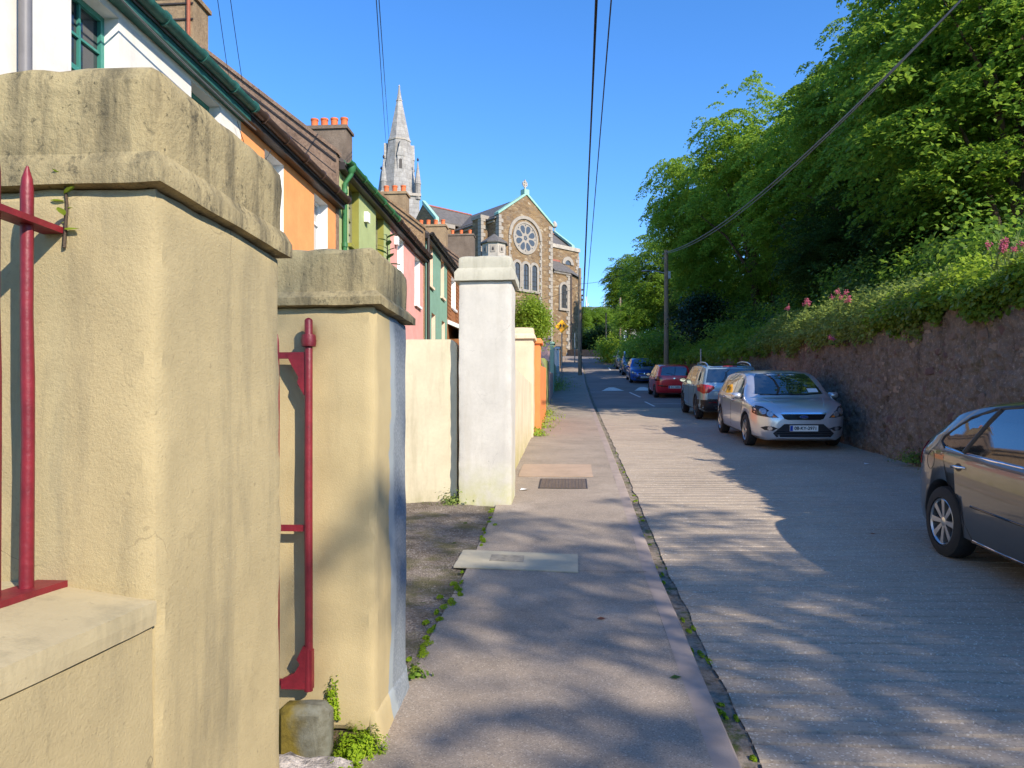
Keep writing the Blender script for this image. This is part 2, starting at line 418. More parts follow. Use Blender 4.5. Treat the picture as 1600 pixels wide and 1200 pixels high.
# broken concrete apron between the yellow pillar and the white pier
def apron_z(s, j, t): return G(s) - .012 + .03*noise.noise(Vector((s*2.2, t*2.2, 5))) + .016*noise.noise(Vector((s*7, t*7, 5)))
struct(strip('concrete_apron', list(np.arange(1.6, 9.3, .07)), list(range(34)), apron_z, MT['apron'],
             lambda s, j: -3.3 + 2.445*j/33 + (.03*noise.noise(Vector((s*2, 0, 6))) if j == 33 else 0)))

# patch slab with a small iron lid, access cover and worn patch in the pavement
def flat_on(name, label, s0, s1, t0, t1, lift, mat, cat, thick=.01, skew=0, parent=None):
    mb = MB(); n = 10; vs = []
    for lay in (0, 1):
        for i in range(n+1):
            for k in range(n+1):
                s = s0+(s1-s0)*i/n; t = t0+(t1-t0)*k/n
                s2 = s + skew*(t-t0) + .012*noise.noise(Vector((t*4, s0, 9)))*(i in (0, n)); t2 = t + .012*noise.noise(Vector((s*4, t0, 2)))*(k in (0, n))
                vs.append(tuple(P(s2, t2, G(s2)+lift-thick*lay)))
    m2 = (n+1)**2; fs = []
    for i in range(n):
        for k in range(n):
            a = i*(n+1)+k; fs += [(a, a+1, a+n+2, a+n+1), (m2+a, m2+a+n+1, m2+a+n+2, m2+a+1)]
    for i in range(n):
        for a, b in ((i, i+1), (n*(n+1)+i, n*(n+1)+i+1), (i*(n+1), (i+1)*(n+1)), (i*(n+1)+n, (i+1)*(n+1)+n)):
            fs.append((a, b, m2+b, m2+a))
    mb.add(vs, fs); o = mb.build(name, mat, parent)
    if label: tag(o, label, cat)
    return o
MT['iron'] = simple('cast_iron', srgb(112, 98, 84), .6, .2, 14, .5, 120, metal=.3)
MT['iron_dark'] = simple('dark_iron', srgb(64, 58, 54), .6, .2, 14, .4, 120, metal=.3)
MT['tan_patch'] = plaster('tan_patch', srgb(172, 150, 130), amt=.2)
MT['lid_g'] = simple('worn_lid', srgb(132, 126, 112), .7, .3, 22, .5, 90)
slab = flat_on('concrete_patch', 'long pale concrete patch let into the pavement with a small lid', 6.25, 6.82, -1.0, .06, .010, MT['slab'], 'concrete patch', skew=-.10)
flat_on('lid', None, 6.45, 6.66, -.72, -.42, .0135, MT['lid_g'], None, .006, skew=-.10, parent=slab)
flat_on('pavement_patch', 'square tan mortar patch in the pavement behind the access cover', 10.9, 12.1, -.78, .32, .0095, MT['tan_patch'], 'patch')
MT['joint'] = simple('joint_dirt', srgb(74, 68, 58), .95, .3, 20, .3)
def joint(s, t0, t1, w=.007, wob=.02):
    mb = MB(); n = 30
    for i in range(n+1):
        t = t0+(t1-t0)*i/n; sc_ = s + wob*noise.noise(Vector((t*3, s, 0))); ww = w*(.6+.8*abs(noise.noise(Vector((t*9, s, 3)))))
        mb.v += [tuple(P(sc_-ww, t, G(sc_)+.0085)), tuple(P(sc_+ww, t, G(sc_)+.0085))]
    for i in range(n): mb.f.append((2*i, 2*i+2, 2*i+3, 2*i+1)); mb.mi.append(0)
    struct(mb.build('pavement_joint', MT['joint'], None, False, False))
joint(6.20, .02, .62, .006); joint(10.86, -.84, .60, .005); joint(12.15, -.80, .60, .005); joint(15.4, -.8, .62, .006); joint(2.9, -.55, .6, .004, .04)
def cover():
    t0, s0 = -.42, 9.95; c = thing('access_cover', 'brown ribbed iron access cover set in the pavement', 'manhole cover', P(s0, t0, G(s0)+.002))
    sl = slope(s0); c.rotation_euler = (math.atan(sl), 0, -A)
    MB().box(-.02, .64, -.02, .74, -.02, .006).build('frame', MT['iron_dark'], c)
    lidm = MB()
    lidm.box(0, .62, 0, .72, -.01, .0075)
    for i in range(13):
        for j in range(15):
            x = .02+i*.046; y = .02+j*.046
            lidm.box(x, x+.03, y, y+.03, .006, .013)
    lidm.build('lid', MT['iron'], c)
cover()
# ------------------------------------------------------------------ right-hand retaining wall
def m_rubble():
    m = NT('rubble_wall'); x, y, z = m.xyz()
    v = m.n('ShaderNodeTexVoronoi'); v.inputs['Scale'].default_value = 7.5; m.l(m.map((1, 1, 1.5)), v.inputs['Vector'])
    f = m.noise(4, 9, .75)
    c = m.mix(m.ramp(f, [(.3, 0), (.7, 1)]), srgb(78, 71, 65), srgb(140, 128, 116))
    c = m.mix(m.math('MULTIPLY', m.xyz(v.outputs['Color'])[0], .35), c, srgb(128, 115, 107))
    c = m.mix(m.ramp(m.noise(18, 7, .8), [(.54, 0), (.66, .85)]), c, srgb(176, 160, 146))
    c = m.mix(m.ramp(m.noise(11, 6, .8), [(.28, .9), (.40, 0)]), c, srgb(44, 36, 36))
    c = m.mix(m.ramp(m.noise(3.1, 6, .75), [(.55, 0), (.66, .55)]), c, srgb(76, 70, 40))
    c = m.mix(m.ramp(m.noise(2.2, 8, .8, m.map((1, 1, .35))), [(.56, 0), (.66, .6)]), c, srgb(50, 44, 42))
    h = m.math('ADD', m.noise(22, 8, .75), m.math('MULTIPLY', v.outputs['Distance'], .8))
    return m.fin(c, .95, m.bump(h, 1.0, .03), 0, .15)
MT['rubble'] = m_rubble()
MT['stone_a'] = simple('wall_stone_brown', srgb(112, 90, 86), .95, .3, 14, .9, 40, .02)
MT['stone_b'] = simple('wall_stone_grey', srgb(134, 118, 108), .95, .3, 14, .9, 40, .02)
MT['stone_c'] = simple('wall_stone_pale', srgb(160, 142, 126), .95, .25, 14, .9, 40, .02)
MT['stone_d'] = simple('wall_stone_dark', srgb(80, 66, 64), .95, .3, 14, .9, 40, .02)
def face_off(s, z):
    dd = noise.voronoi(Vector((s*5.2, z*8.0, .3)))[0]; st_ = min(1.0, (dd[1]-dd[0])*2.2)
    return .028*st_ + .045*noise.noise(Vector((s*1.1, z*1.3, 0))) + .035*noise.noise(Vector((s*4.2, z*4.6, 3))) + .02*noise.noise(Vector((s*11, z*11, 6)))
mb = MB(); sl = list(np.arange(-6, 7, .3)) + list(np.arange(7, 20, .042)) + list(np.arange(20, 30, .11)) + list(np.arange(30, 96, .5)); NZ = 56
for s in sl:
    b = G(s) - .35; tp = wall_top(s) + .06*noise.noise(Vector((s*.8, 0, 2)))
    for k in range(NZ):
        z = b + (tp-b)*k/(NZ-1)
        batter = .10*(1 - (z-b)/(tp-b))
        mb.v.append(tuple(P(s, wall_t(s) + bend(s)*(s > 66) - batter - face_off(s, z), z)))
    for q in (.25, .55): mb.v.append(tuple(P(s, wall_t(s) + bend(s)*(s > 66) + q, tp - .03*q)))
    mb.v.append(tuple(P(s, wall_t(s) + bend(s)*(s > 66) + .55, b)))
n = NZ+3
for i in range(len(sl)-1):
    for j in range(n-1): mb.f.append((i*n+j, (i+1)*n+j, (i+1)*n+j+1, i*n+j+1)); mb.mi.append(0)
rwall = thing('retaining_wall', 'long rough purple-brown rubble retaining wall under the trees', 'wall', (0,0,0), 0)
mb.build('rubble_face', MT['rubble'], rwall, False, False)
# face stones that can be told apart
def stone_mesh(name, seed, mat):
    r = random.Random(seed); bm = bmesh.new(); bmesh.ops.create_icosphere(bm, subdivisions=1, radius=1)
    for v in bm.verts:
        v.co.x = math.copysign(abs(v.co.x)**.6, v.co.x)*r.uniform(.8, 1.05); v.co.z = math.copysign(abs(v.co.z)**.6, v.co.z)*r.uniform(.8, 1.05)
    me = bpy.data.meshes.new(name); bm.to_mesh(me); bm.free(); me.materials.append(mat); return me
smesh = [stone_mesh('stone', i, MT[('stone_a', 'stone_b', 'stone_b', 'stone_a', 'stone_c', 'stone_a')[i % 6]]) for i in range(18)]
rs = random.Random(11)
for i in range(280):
    s = 7.2 + 20*rs.random()**1.5; z = G(s) + rs.uniform(.1, 1.0)*(wall_top(s)-G(s)-.15)
    w = rs.uniform(.05, .17); h = w*rs.uniform(.4, .8)
    o = link('stone', smesh[rs.randrange(18)], rwall)
    bt = .10*(1 - (z-G(s)+.35)/(wall_top(s)-G(s)+.35))
    o.location = P(s, wall_t(s) - bt - face_off(s, z) + .030, z); o.rotation_euler = (rs.uniform(-.15, .15), rs.uniform(-.2, .2), -A + math.pi/2 + rs.uniform(-.1, .1))
    o.scale = (w, .045, h)

# ------------------------------------------------------------------ left foreground: yellow pillars, dwarf wall, railing, gate
def m_pillar2():
    m = NT('beige_blue_render'); x, y, z = m.xyz()
    base = srgb(182, 165, 124)
    c = m.mix(m.ramp(m.noise(2.2, 6, .65), [(.3, 0), (.72, 1)]), tuple(v*.86 for v in base), tuple(v*1.06 for v in base))
    c = m.mix(m.math('MULTIPLY', m.ramp(m.noise(5, 8, .72, m.map((1, 1, .16))), [(.52, 0), (.72, 1)]), .22), c, (.16, .14, .09))
    # rust stain under the cap by the gate post
    dx = m.math('SUBTRACT', x, -.30); dz = m.math('SUBTRACT', z, 1.875)
    rr = m.math('SQRT', m.math('ADD', m.math('POWER', m.math('MULTIPLY', dx, 1.5), 2), m.math('POWER', dz, 2)))
    rr = m.math('ADD', rr, m.math('MULTIPLY', m.noise(22, 5), .05))
    c = m.mix(m.ramp(rr, [(.045, .9), (.10, 0)]), c, (.16, .055, .012))
    edge = m.math('ADD', m.math('ADD', y, .06), m.math('MULTIPLY', m.noise(3.1, 6, .6, m.map((1, 1, .8))), .22))
    bl = m.mix(m.ramp(m.noise(70, 4), [(.4, 0), (.7, 1)]), srgb(116, 124, 130), srgb(146, 152, 156))
    pale = m.mix(m.ramp(edge, [(.50, 0), (.54, 1)]), srgb(150, 158, 160), bl)
    c = m.mix(m.ramp(edge, [(.425, 0), (.435, 1)]), c, pale)
    h = m.math('ADD', m.noise(130, 6, .75), m.math('MULTIPLY', m.noise(14, 4), .7))
    return m.fin(c, .86, m.bump(h, .4, .006), 0, .25)
def pillar(name, label, s0, t_out, w, dpt, ztop, zcapb, mats, capband=.05, over=.03, cell=.03, seed=1, base=None, shape=None, round_top=.02):
    z0 = G(s0+dpt/2) - .08
    o = thing(name, label, 'pillar', P(s0, t_out, z0))
    hb = base if base else 0
    rough_block(-w, 0, 0, dpt, hb, zcapb-z0, cell, .004, 7, .008, seed, shape).build('shaft', mats[0], o, 24)
    def capshape(p):
        q = p.copy(); f = (ztop-z0) - p.z
        if f < .04: q.z -= .015*max(0, noise.noise(p*11 + Vector((seed, 0, 0)))) + round_top*(abs(p.x+w/2)/(w/2))**6*.5 + round_top*(abs(p.y-dpt/2)/(dpt/2))**6*.5
        return q
    rough_block(-w-.004, .004, -.004, dpt+.004, zcapb-z0+.012, ztop-z0, cell, .0035, 8, .009, seed+3, capshape).build('cap', mats[1], o, 26)
    mbb = MB(); a, b = over, .006; zb = zcapb-z0
    prof = [(-.02, zb-.004), (a, zb), (a, zb+capband*.70), (b, zb+capband+.016), (-.03, zb+capband+.02)]
    rings = []
    for e, z in prof:
        ring = []
        for (x0, y0), (x1, y1) in (((-w-e, -e), (e, -e)), ((e, -e), (e, dpt+e)), ((e, dpt+e), (-w-e, dpt+e)), ((-w-e, dpt+e), (-w-e, -e))):
            for i in range(14):
                f = i/14; p = Vector((x0+(x1-x0)*f, y0+(y1-y0)*f, z)); q = noise.noise(p*13+Vector((seed, 1, 0)))*.003
                ring.append((p.x+q, p.y+q, z+noise.noise(p*9+Vector((2, seed, 0)))*.003))
        rings.append(ring)
    mbb.loft(rings).build('cap_moulding', mats[1], o, 40)
    return o
MT['beige_blue'] = m_pillar2()
pillar('gate_pillar', 'big beige rendered pillar with the red railing fixed to it', 1.492, -.870, .70, .68, 2.362, 2.10, (MT['beige'], MT['beige_cap']), .055, .022, .028, 1, round_top=.006)
p2_ = pillar('gate_pillar', 'beige gate pillar with a blue painted back half and moss at its foot', 3.23, -.868, .66, .64, 2.385, 2.12, (MT['beige_blue'], MT['beige_cap']), .05, .035, .028, 5, base=.115, round_top=.006)
MT['darkstone'] = simple('dark_foot_stone', srgb(92, 78, 62), .95, .35, 16, .9, 40, .02, dirt=(.05, .06, .02), dirtamt=.6)
rough_block(-.63, -.02, .012, .6, -.03, .13, .04, .02, 9, .02, 8).build('footing', MT['darkstone'], p2_, 50)
def skirt(p):
    q = p.copy(); q.x += .035*max(0, (.20-p.z)/.2); q.y -= .02*max(0, (.2-p.z)/.2); return q
rough_block(-.05, .003, .0, .645, .0, .21, .03, .004, 8, .006, 4, skirt).build('plaster_foot', MT['beige_blue'], p2_, 50)

lw = thing('garden_wall', 'beige rendered dwarf wall with sloping coping under the red railing', 'wall', P(-3.0, -.872, G(-1)-.1))
z0 = G(-1)-.1
rough_block(-.46, 0, 0, 4.488, 0, 1.172-z0, .05, .004, 6, .002, 9).build('wall', MT['beige'], lw, 24)
def cop(p):
    q = p.copy(); top = (p.z > 1.2-z0); 
    if top: q.z += .15*min(.26, max(0, -p.x))
    return q
rough_block(-.47, .003, 0, 4.490, 1.175-z0, 1.224-z0, .024, .0015, 9, .0008, 12, cop).build('coping', plaster('coping_render', srgb(184, 170, 134), grime=(.10,.10,.07), amt=.5), lw, False)

def m_redpaint():
    m = NT('red_gate_paint'); f = m.noise(18, 6, .7)
    c = m.mix(m.ramp(f, [(.3, 0), (.7, 1)]), srgb(98, 18, 30), srgb(128, 30, 42))
    c = m.mix(m.ramp(m.noise(34, 5, .7), [(.66, 0), (.70, .9)]), c, srgb(58, 36, 34))
    return m.fin(c, .48, m.bump(m.noise(60, 4), .35, .004), 0, .5)
MT['red'] = m_redpaint()
rl = thing('iron_railing', 'red painted iron railing with pointed bars on the dwarf wall', 'railing', P(1.487, -1.096, 0))
def bar(mb, x, y, za, zb, r, tip=.05):
    n = 8; rings = []
    for z, rr in ((za, r*1.1), (za+.3, r*.97), ((za+zb)/2, r*1.04), (zb-.3, r*.96), (zb-tip, r), (zb-tip*.5, r*.8), (zb, r*.18)):
        rings.append([(x + rr*math.cos(2*math.pi*i/n) + .002*math.sin(z*9+x), y + rr*math.sin(2*math.pi*i/n), z) for i in range(n)])
    mb.loft(rings)
for i in range(30):
    b = MB(); bar(b, 0, -.075 - i*.088, 1.262, 2.118 + .01*((i*7) % 3), .0125); b.build('bar', MT['red'], rl, 50)
mr = MB(); mr.box(-.024, .024, -3.2, .0, 2.0, 2.013); mr.build('top_rail', MT['red'], rl)
mr = MB(); mr.box(-.034, .034, -3.2, -.002, 1.252, 1.266); mr.build('bottom_rail', MT['red'], rl)

gt = thing('iron_gate', 'red iron garden gate swung open behind the big pillar', 'gate', P(3.17, -1.15, 0))
b = MB(); bar(b, 0, 0, .42, 2.06, .0185, .012); b.lathe([(.001, 0), (.031, .004), (.034, .03), (.030, .055), (.001, .06)], (0, 0, 1.93), 10); b.build('hinge_stile', MT['red'], gt, 50)
for z in (1.895, 1.135, .455):
    MB().box(-1.05, 0, -.006, .006, z-.014, z+.014).build('rail', MT['red'], gt)
b = MB(); b.prism([(0, 1.90), (-.10, 1.90), (-.075, 1.85), (-.045, 1.80), (-.05, 1.775), (-.02, 1.72), (0, 1.72)], -.008, .008, 'y'); b.build('bracket', MT['red'], gt)
b = MB(); b.prism([(.019, .43), (.019, .60), (-.02, .62), (-.05, .56), (-.035, .54), (-.06, .50), (-.12, .47), (-.12, .43)], -.016, .016, 'y'); b.build('bracket', MT['red'], gt)
for i in range(8):
    b = MB(); bar(b, -.14-.125*i, 0, .46, 1.99 - .0*i, .008); b.build('bar', MT['red'], gt, 50)
MB().lathe([(.001, 0), (.024, .003), (.028, .012), (.02, .026), (.001, .03)], (.058, .066, 1.945), 8, 'y').build('hinge_bolt', MT['beige'], gt, 40)
def m_block():
    m = NT('mossy_block'); x, y, z = m.xyz()
    c = m.mix(m.ramp(m.math('ADD', x, m.math('MULTIPLY', m.noise(8, 4), .2)), [(-.02, 0), (.06, 1)]), srgb(112, 98, 40), srgb(112, 112, 100))
    c = m.mix(m.ramp(m.noise(12, 6, .7), [(.4, 0), (.7, .7)]), c, srgb(60, 52, 24))
    return m.fin(c, .9, m.bump(m.noise(40, 6), .6, .01), 0, .2)
gs = rough_block(-.17, .06, 0, .13, -.02, .235, .03, .006, 8, .02, 17).build('gate_stone', m_block(), None, 50)
gs.location = P(3.05, -1.09, .155); gs.rotation_euler = (0, 0, -A)
tag(gs, 'squared mossy stone block under the foot of the red gate', 'stone block')
MT['lime'] = simple('lime_rubble', srgb(166, 158, 150), .95, .5, 16, 1.0, 30, .03, dirt=(.06, .05, .04), dirtamt=.8)
def sill_shape(p):
    q = p.copy()
    if p.z > .0: q.z += .03*noise.noise(p*7) + .02*noise.noise(p*19)
    return q
th = rough_block(-.75, .19, -.62, .19, -.12, .055, .03, .008, 9, .012, 21, sill_shape).build('threshold', MT['lime'], None, 50)
th.location = P(2.86, -1.09, .135); th.rotation_euler = (0, 0, -A)
tag(th, 'broken white lime mortar threshold between the two beige pillars', 'threshold')

# ------------------------------------------------------------------ white pier and the walls behind it
pillar('gate_pier', 'tall white rendered pier with a weathered stone-coloured cap', 8.87, -.715, .645, .64, 3.63, 3.31, (MT['white_pl'], MT['cap_pl']), .14, .045, .045, 31, round_top=.03)
z0 = G(9)-.1
cw = thing('boundary_wall', 'pale cream stained wall panel with a rounded corner beside the white pier', 'wall', P(9.0, -1.40, z0))
mbw = MB(); pr = [(-2.6, 0), (0, 0), (0, 2.62-z0-.09)] + [(-.09+.09*math.cos(a), 2.62-z0-.09+.09*math.sin(a)) for a in (R(20), R(45), R(70), R(90))] + [(-2.6, 2.64-z0)]
mbw.prism(pr, 0, .2, 'y'); mbw.build('wall', MT['cream_pl'], cw, 30)
def street_wall(label, s0, s1, ztop0, ztop1, mat, t=-.87, th=.28, name='boundary_wall', wob=.0):
    n = max(2, int((s1-s0)/.35)); mbw = MB(); rings = []
    for i in range(n+1):
        s = s0+(s1-s0)*i/n; zt = ztop0+(ztop1-ztop0)*i/n; zb = G(s)-.12; e = wob*noise.noise(Vector((s*2, t, 0)))
        rings.append([tuple(P(s, t+e, zb)), tuple(P(s, t+e, (zb+zt)/2)), tuple(P(s, t+e, zt-.02)), tuple(P(s, t-.03, zt)), tuple(P(s, t-th, zt)), tuple(P(s, t-th, zb))])
    mbw.loft(rings)
    loc = P((s0+s1)/2, t, G((s0+s1)/2))
    mbw.v = [(v[0]-loc.x, v[1]-loc.y, v[2]-loc.z) for v in mbw.v]
    o = mbw.build(name, mat, None, 30); o.location = loc
    return tag(o, label, 'wall')
street_wall('streaked yellowish white wall running from the white pier to the cream pier', 9.515, 16.2, 2.47, 2.47, MT['wall_white_streak'], wob=.01)
def pier(label, s0, w, zt, mat, capm, t=-.83, capz=.26):
    return pillar('gate_pier', label, s0, t, w, w, zt, zt-capz, (mat, capm), .10, .045, .12, int(s0), round_top=.02)
pier('pale cream pier with a plain cap between white and orange walls', 16.22, .62, 3.70, MT['cream2'], MT['cream2'])
MT['orange_w'] = plaster('orange_wall', srgb(228, 138, 82), grime=(.30,.16,.05), amt=.25, moss=.4)
pier('orange painted pier next to the cream pier', 16.86, .5, 3.52, MT['orange_w'], MT['orange_w'], t=-.70, capz=.12)
street_wall('orange painted garden wall with creeper growing down it', 17.4, 21.6, 2.95, 3.2, MT['orange_w'], t=-.73)
MT['olive_w'] = plaster('olive_wall', srgb(150, 160, 104), amt=.2)
MT['grey_board'] = simple('grey_timber', srgb(132, 120, 100), .9, .25, 5, .5, 60, .006, dirt=(.08,.07,.05), dirtamt=.5)
fz = thing('board_fence', 'weathered grey vertical board fence between orange and olive walls', 'fence', P(21.7, -.88, 0))
for i in range(20):
    y = .02+i*.125; g = G(21.7+y)
    MB().box(-.025, .0+.006*(i % 2), y, y+.112, g+.02, 3.45+.01*((i*5) % 3)).build('board', MT['grey_board'], fz)
for z in (2.2, 3.1):
    MB().box(-.075, -.027, 0, 2.55, z, z+.08).build('rail', MT['grey_board'], fz)
street_wall('olive green painted garden wall before the pink pier', 24.35, 28.5, 3.72, 3.95, MT['olive_w'], t=-.86)
MT['pink_w'] = plaster('pink_wall', srgb(236, 188, 176), amt=.15)
pier('pale pink pier rising above the olive wall', 28.6, .6, 4.95, MT['pink_w'], MT['pink_w'], capz=.14)
street_wall('pale pink garden wall between pink and teal piers', 29.25, 35.9, 3.6, 4.0, MT['pink_w'], t=-.87)
MT['teal_w'] = plaster('teal_wall', srgb(150, 186, 166), amt=.15)
pier('pale teal pier further up the pavement', 36.0, .6, 5.55, MT['teal_w'], MT['teal_w'], capz=.14)
street_wall('pale teal garden wall beyond the teal pier', 36.65, 43.9, 4.6, 4.9, MT['teal_w'], t=-.87)
MT['white_w'] = plaster('white_wall', srgb(226, 226, 222), amt=.2)
pier('white pier on the pavement below the church', 44.0, .6, 6.1, MT['white_w'], MT['white_w'], capz=.14)
street_wall('white garden wall between two white piers', 44.65, 51.9, 5.0, 5.6, MT['white_w'], t=-.87)
pier('last white pier before the churchyard wall', 52.0, .6, 6.9, MT['white_w'], MT['white_w'], capz=.14)
MT['church_low'] = simple('churchyard_stone', srgb(142, 120, 92), .95, .35, 3, .8, 9, .04)
street_wall('brown stone churchyard wall along the pavement', 52.7, 73, 6.6, 9.3, MT['church_low'], t=-.9, th=.5, wob=.05)
# ------------------------------------------------------------------ terraced houses
def m_roughcast(name, a, b, speck=.5):
    m = NT(name); f = m.noise(1.2, 7, .65)
    c = m.mix(m.ramp(f, [(.3, 0), (.7, 1)]), a, b)
    c = m.mix(m.math('MULTIPLY', m.ramp(m.noise(20, 5, .75), [(.4, 0), (.62, 1)]), speck), c, tuple(min(1, v*1.6) for v in b))
    c = m.mix(m.math('MULTIPLY', m.ramp(m.noise(2.4, 7, .7, m.map((1, 1, .3))), [(.5, 0), (.72, 1)]), .45), c, tuple(v*.55 for v in a))
    return m.fin(c, .95, m.bump(m.noise(30, 6, .75), .8, .02), 0, .15)
MT['rough1'] = m_roughcast('roughcast_brown', srgb(104, 86, 74), srgb(140, 118, 100))
MT['rough2'] = m_roughcast('roughcast_tan', srgb(118, 96, 74), srgb(152, 126, 96), .6)
MT['chim'] = m_roughcast('chimney_render', srgb(118, 100, 80), srgb(160, 138, 108), .3)
MT['chim_dark'] = m_roughcast('chimney_render_dark', srgb(92, 80, 70), srgb(126, 112, 98), .3)
def facade(name, col): return plaster(name, col, grime=tuple(v*.55 for v in col), amt=.24, bscale=40, bump=.15)
MT['f_white'] = facade('facade_white', srgb(222, 217, 208)); MT['f_orange'] = facade('facade_orange', srgb(240, 158, 98))
MT['f_green'] = facade('facade_green', srgb(166, 178, 124)); MT['f_pink'] = facade('facade_pink', srgb(226, 164, 154))
MT['f_teal'] = facade('facade_teal', srgb(128, 164, 144)); MT['f_cream'] = facade('facade_cream', srgb(224, 206, 170))
MT['olive'] = simple('olive_reveal', srgb(140, 138, 64), .7, .08, 3, .1)
MT['peach'] = simple('peach_reveal', srgb(240, 208, 180), .7, .06, 3, .1)
MT['rev_white'] = simple('white_reveal', srgb(228, 226, 224), .6, .05, 3, .1)
MT['fr_white'] = simple('white_frame', srgb(226, 228, 228), .45, .05, 3, 0)
MT['fr_teal'] = simple('teal_frame', srgb(58, 128, 116), .45, .1, 6, 0)
MT['fr_dark'] = simple('dark_frame', srgb(70, 66, 60), .5, .1, 6, 0)
MT['fr_grey'] = simple('grey_frame', srgb(120, 120, 92), .5, .1, 6, 0)
MT['slate'] = simple('roof_slate', srgb(86, 80, 78), .75, .3, 9, .5, 14, .03)
MT['gut_brown'] = simple('brown_gutter', srgb(70, 54, 46), .45, .2, 6, .1)
MT['gut_teal'] = simple('teal_gutter', srgb(44, 92, 84), .5, .3, 12, .1)
MT['gut_green'] = simple('green_pipe', srgb(58, 114, 70), .45, .1, 6, .1)
MT['gut_black'] = simple('black_gutter', srgb(52, 46, 42), .5, .2, 6, .1)
MT['pipe_grey'] = simple('grey_pipe', srgb(112, 110, 112), .5, .1, 6, .1)
MT['pot'] = simple('clay_pot', srgb(206, 108, 62), .8, .2, 6, .3)
MT['wood'] = simple('brown_shingle', srgb(140, 90, 52), .85, .3, 8, .4, 30)
def m_glass(name, tint=(.02, .025, .03), rough=.04):
    m = NT(name); return m.fin(tint, rough, m.bump(m.noise(1.4, 2), .08, .02), 0, .9)
MT['glass'] = m_glass('window_glass')
MT['curtain'] = m_glass('curtained_glass', (.38, .37, .34), .12)

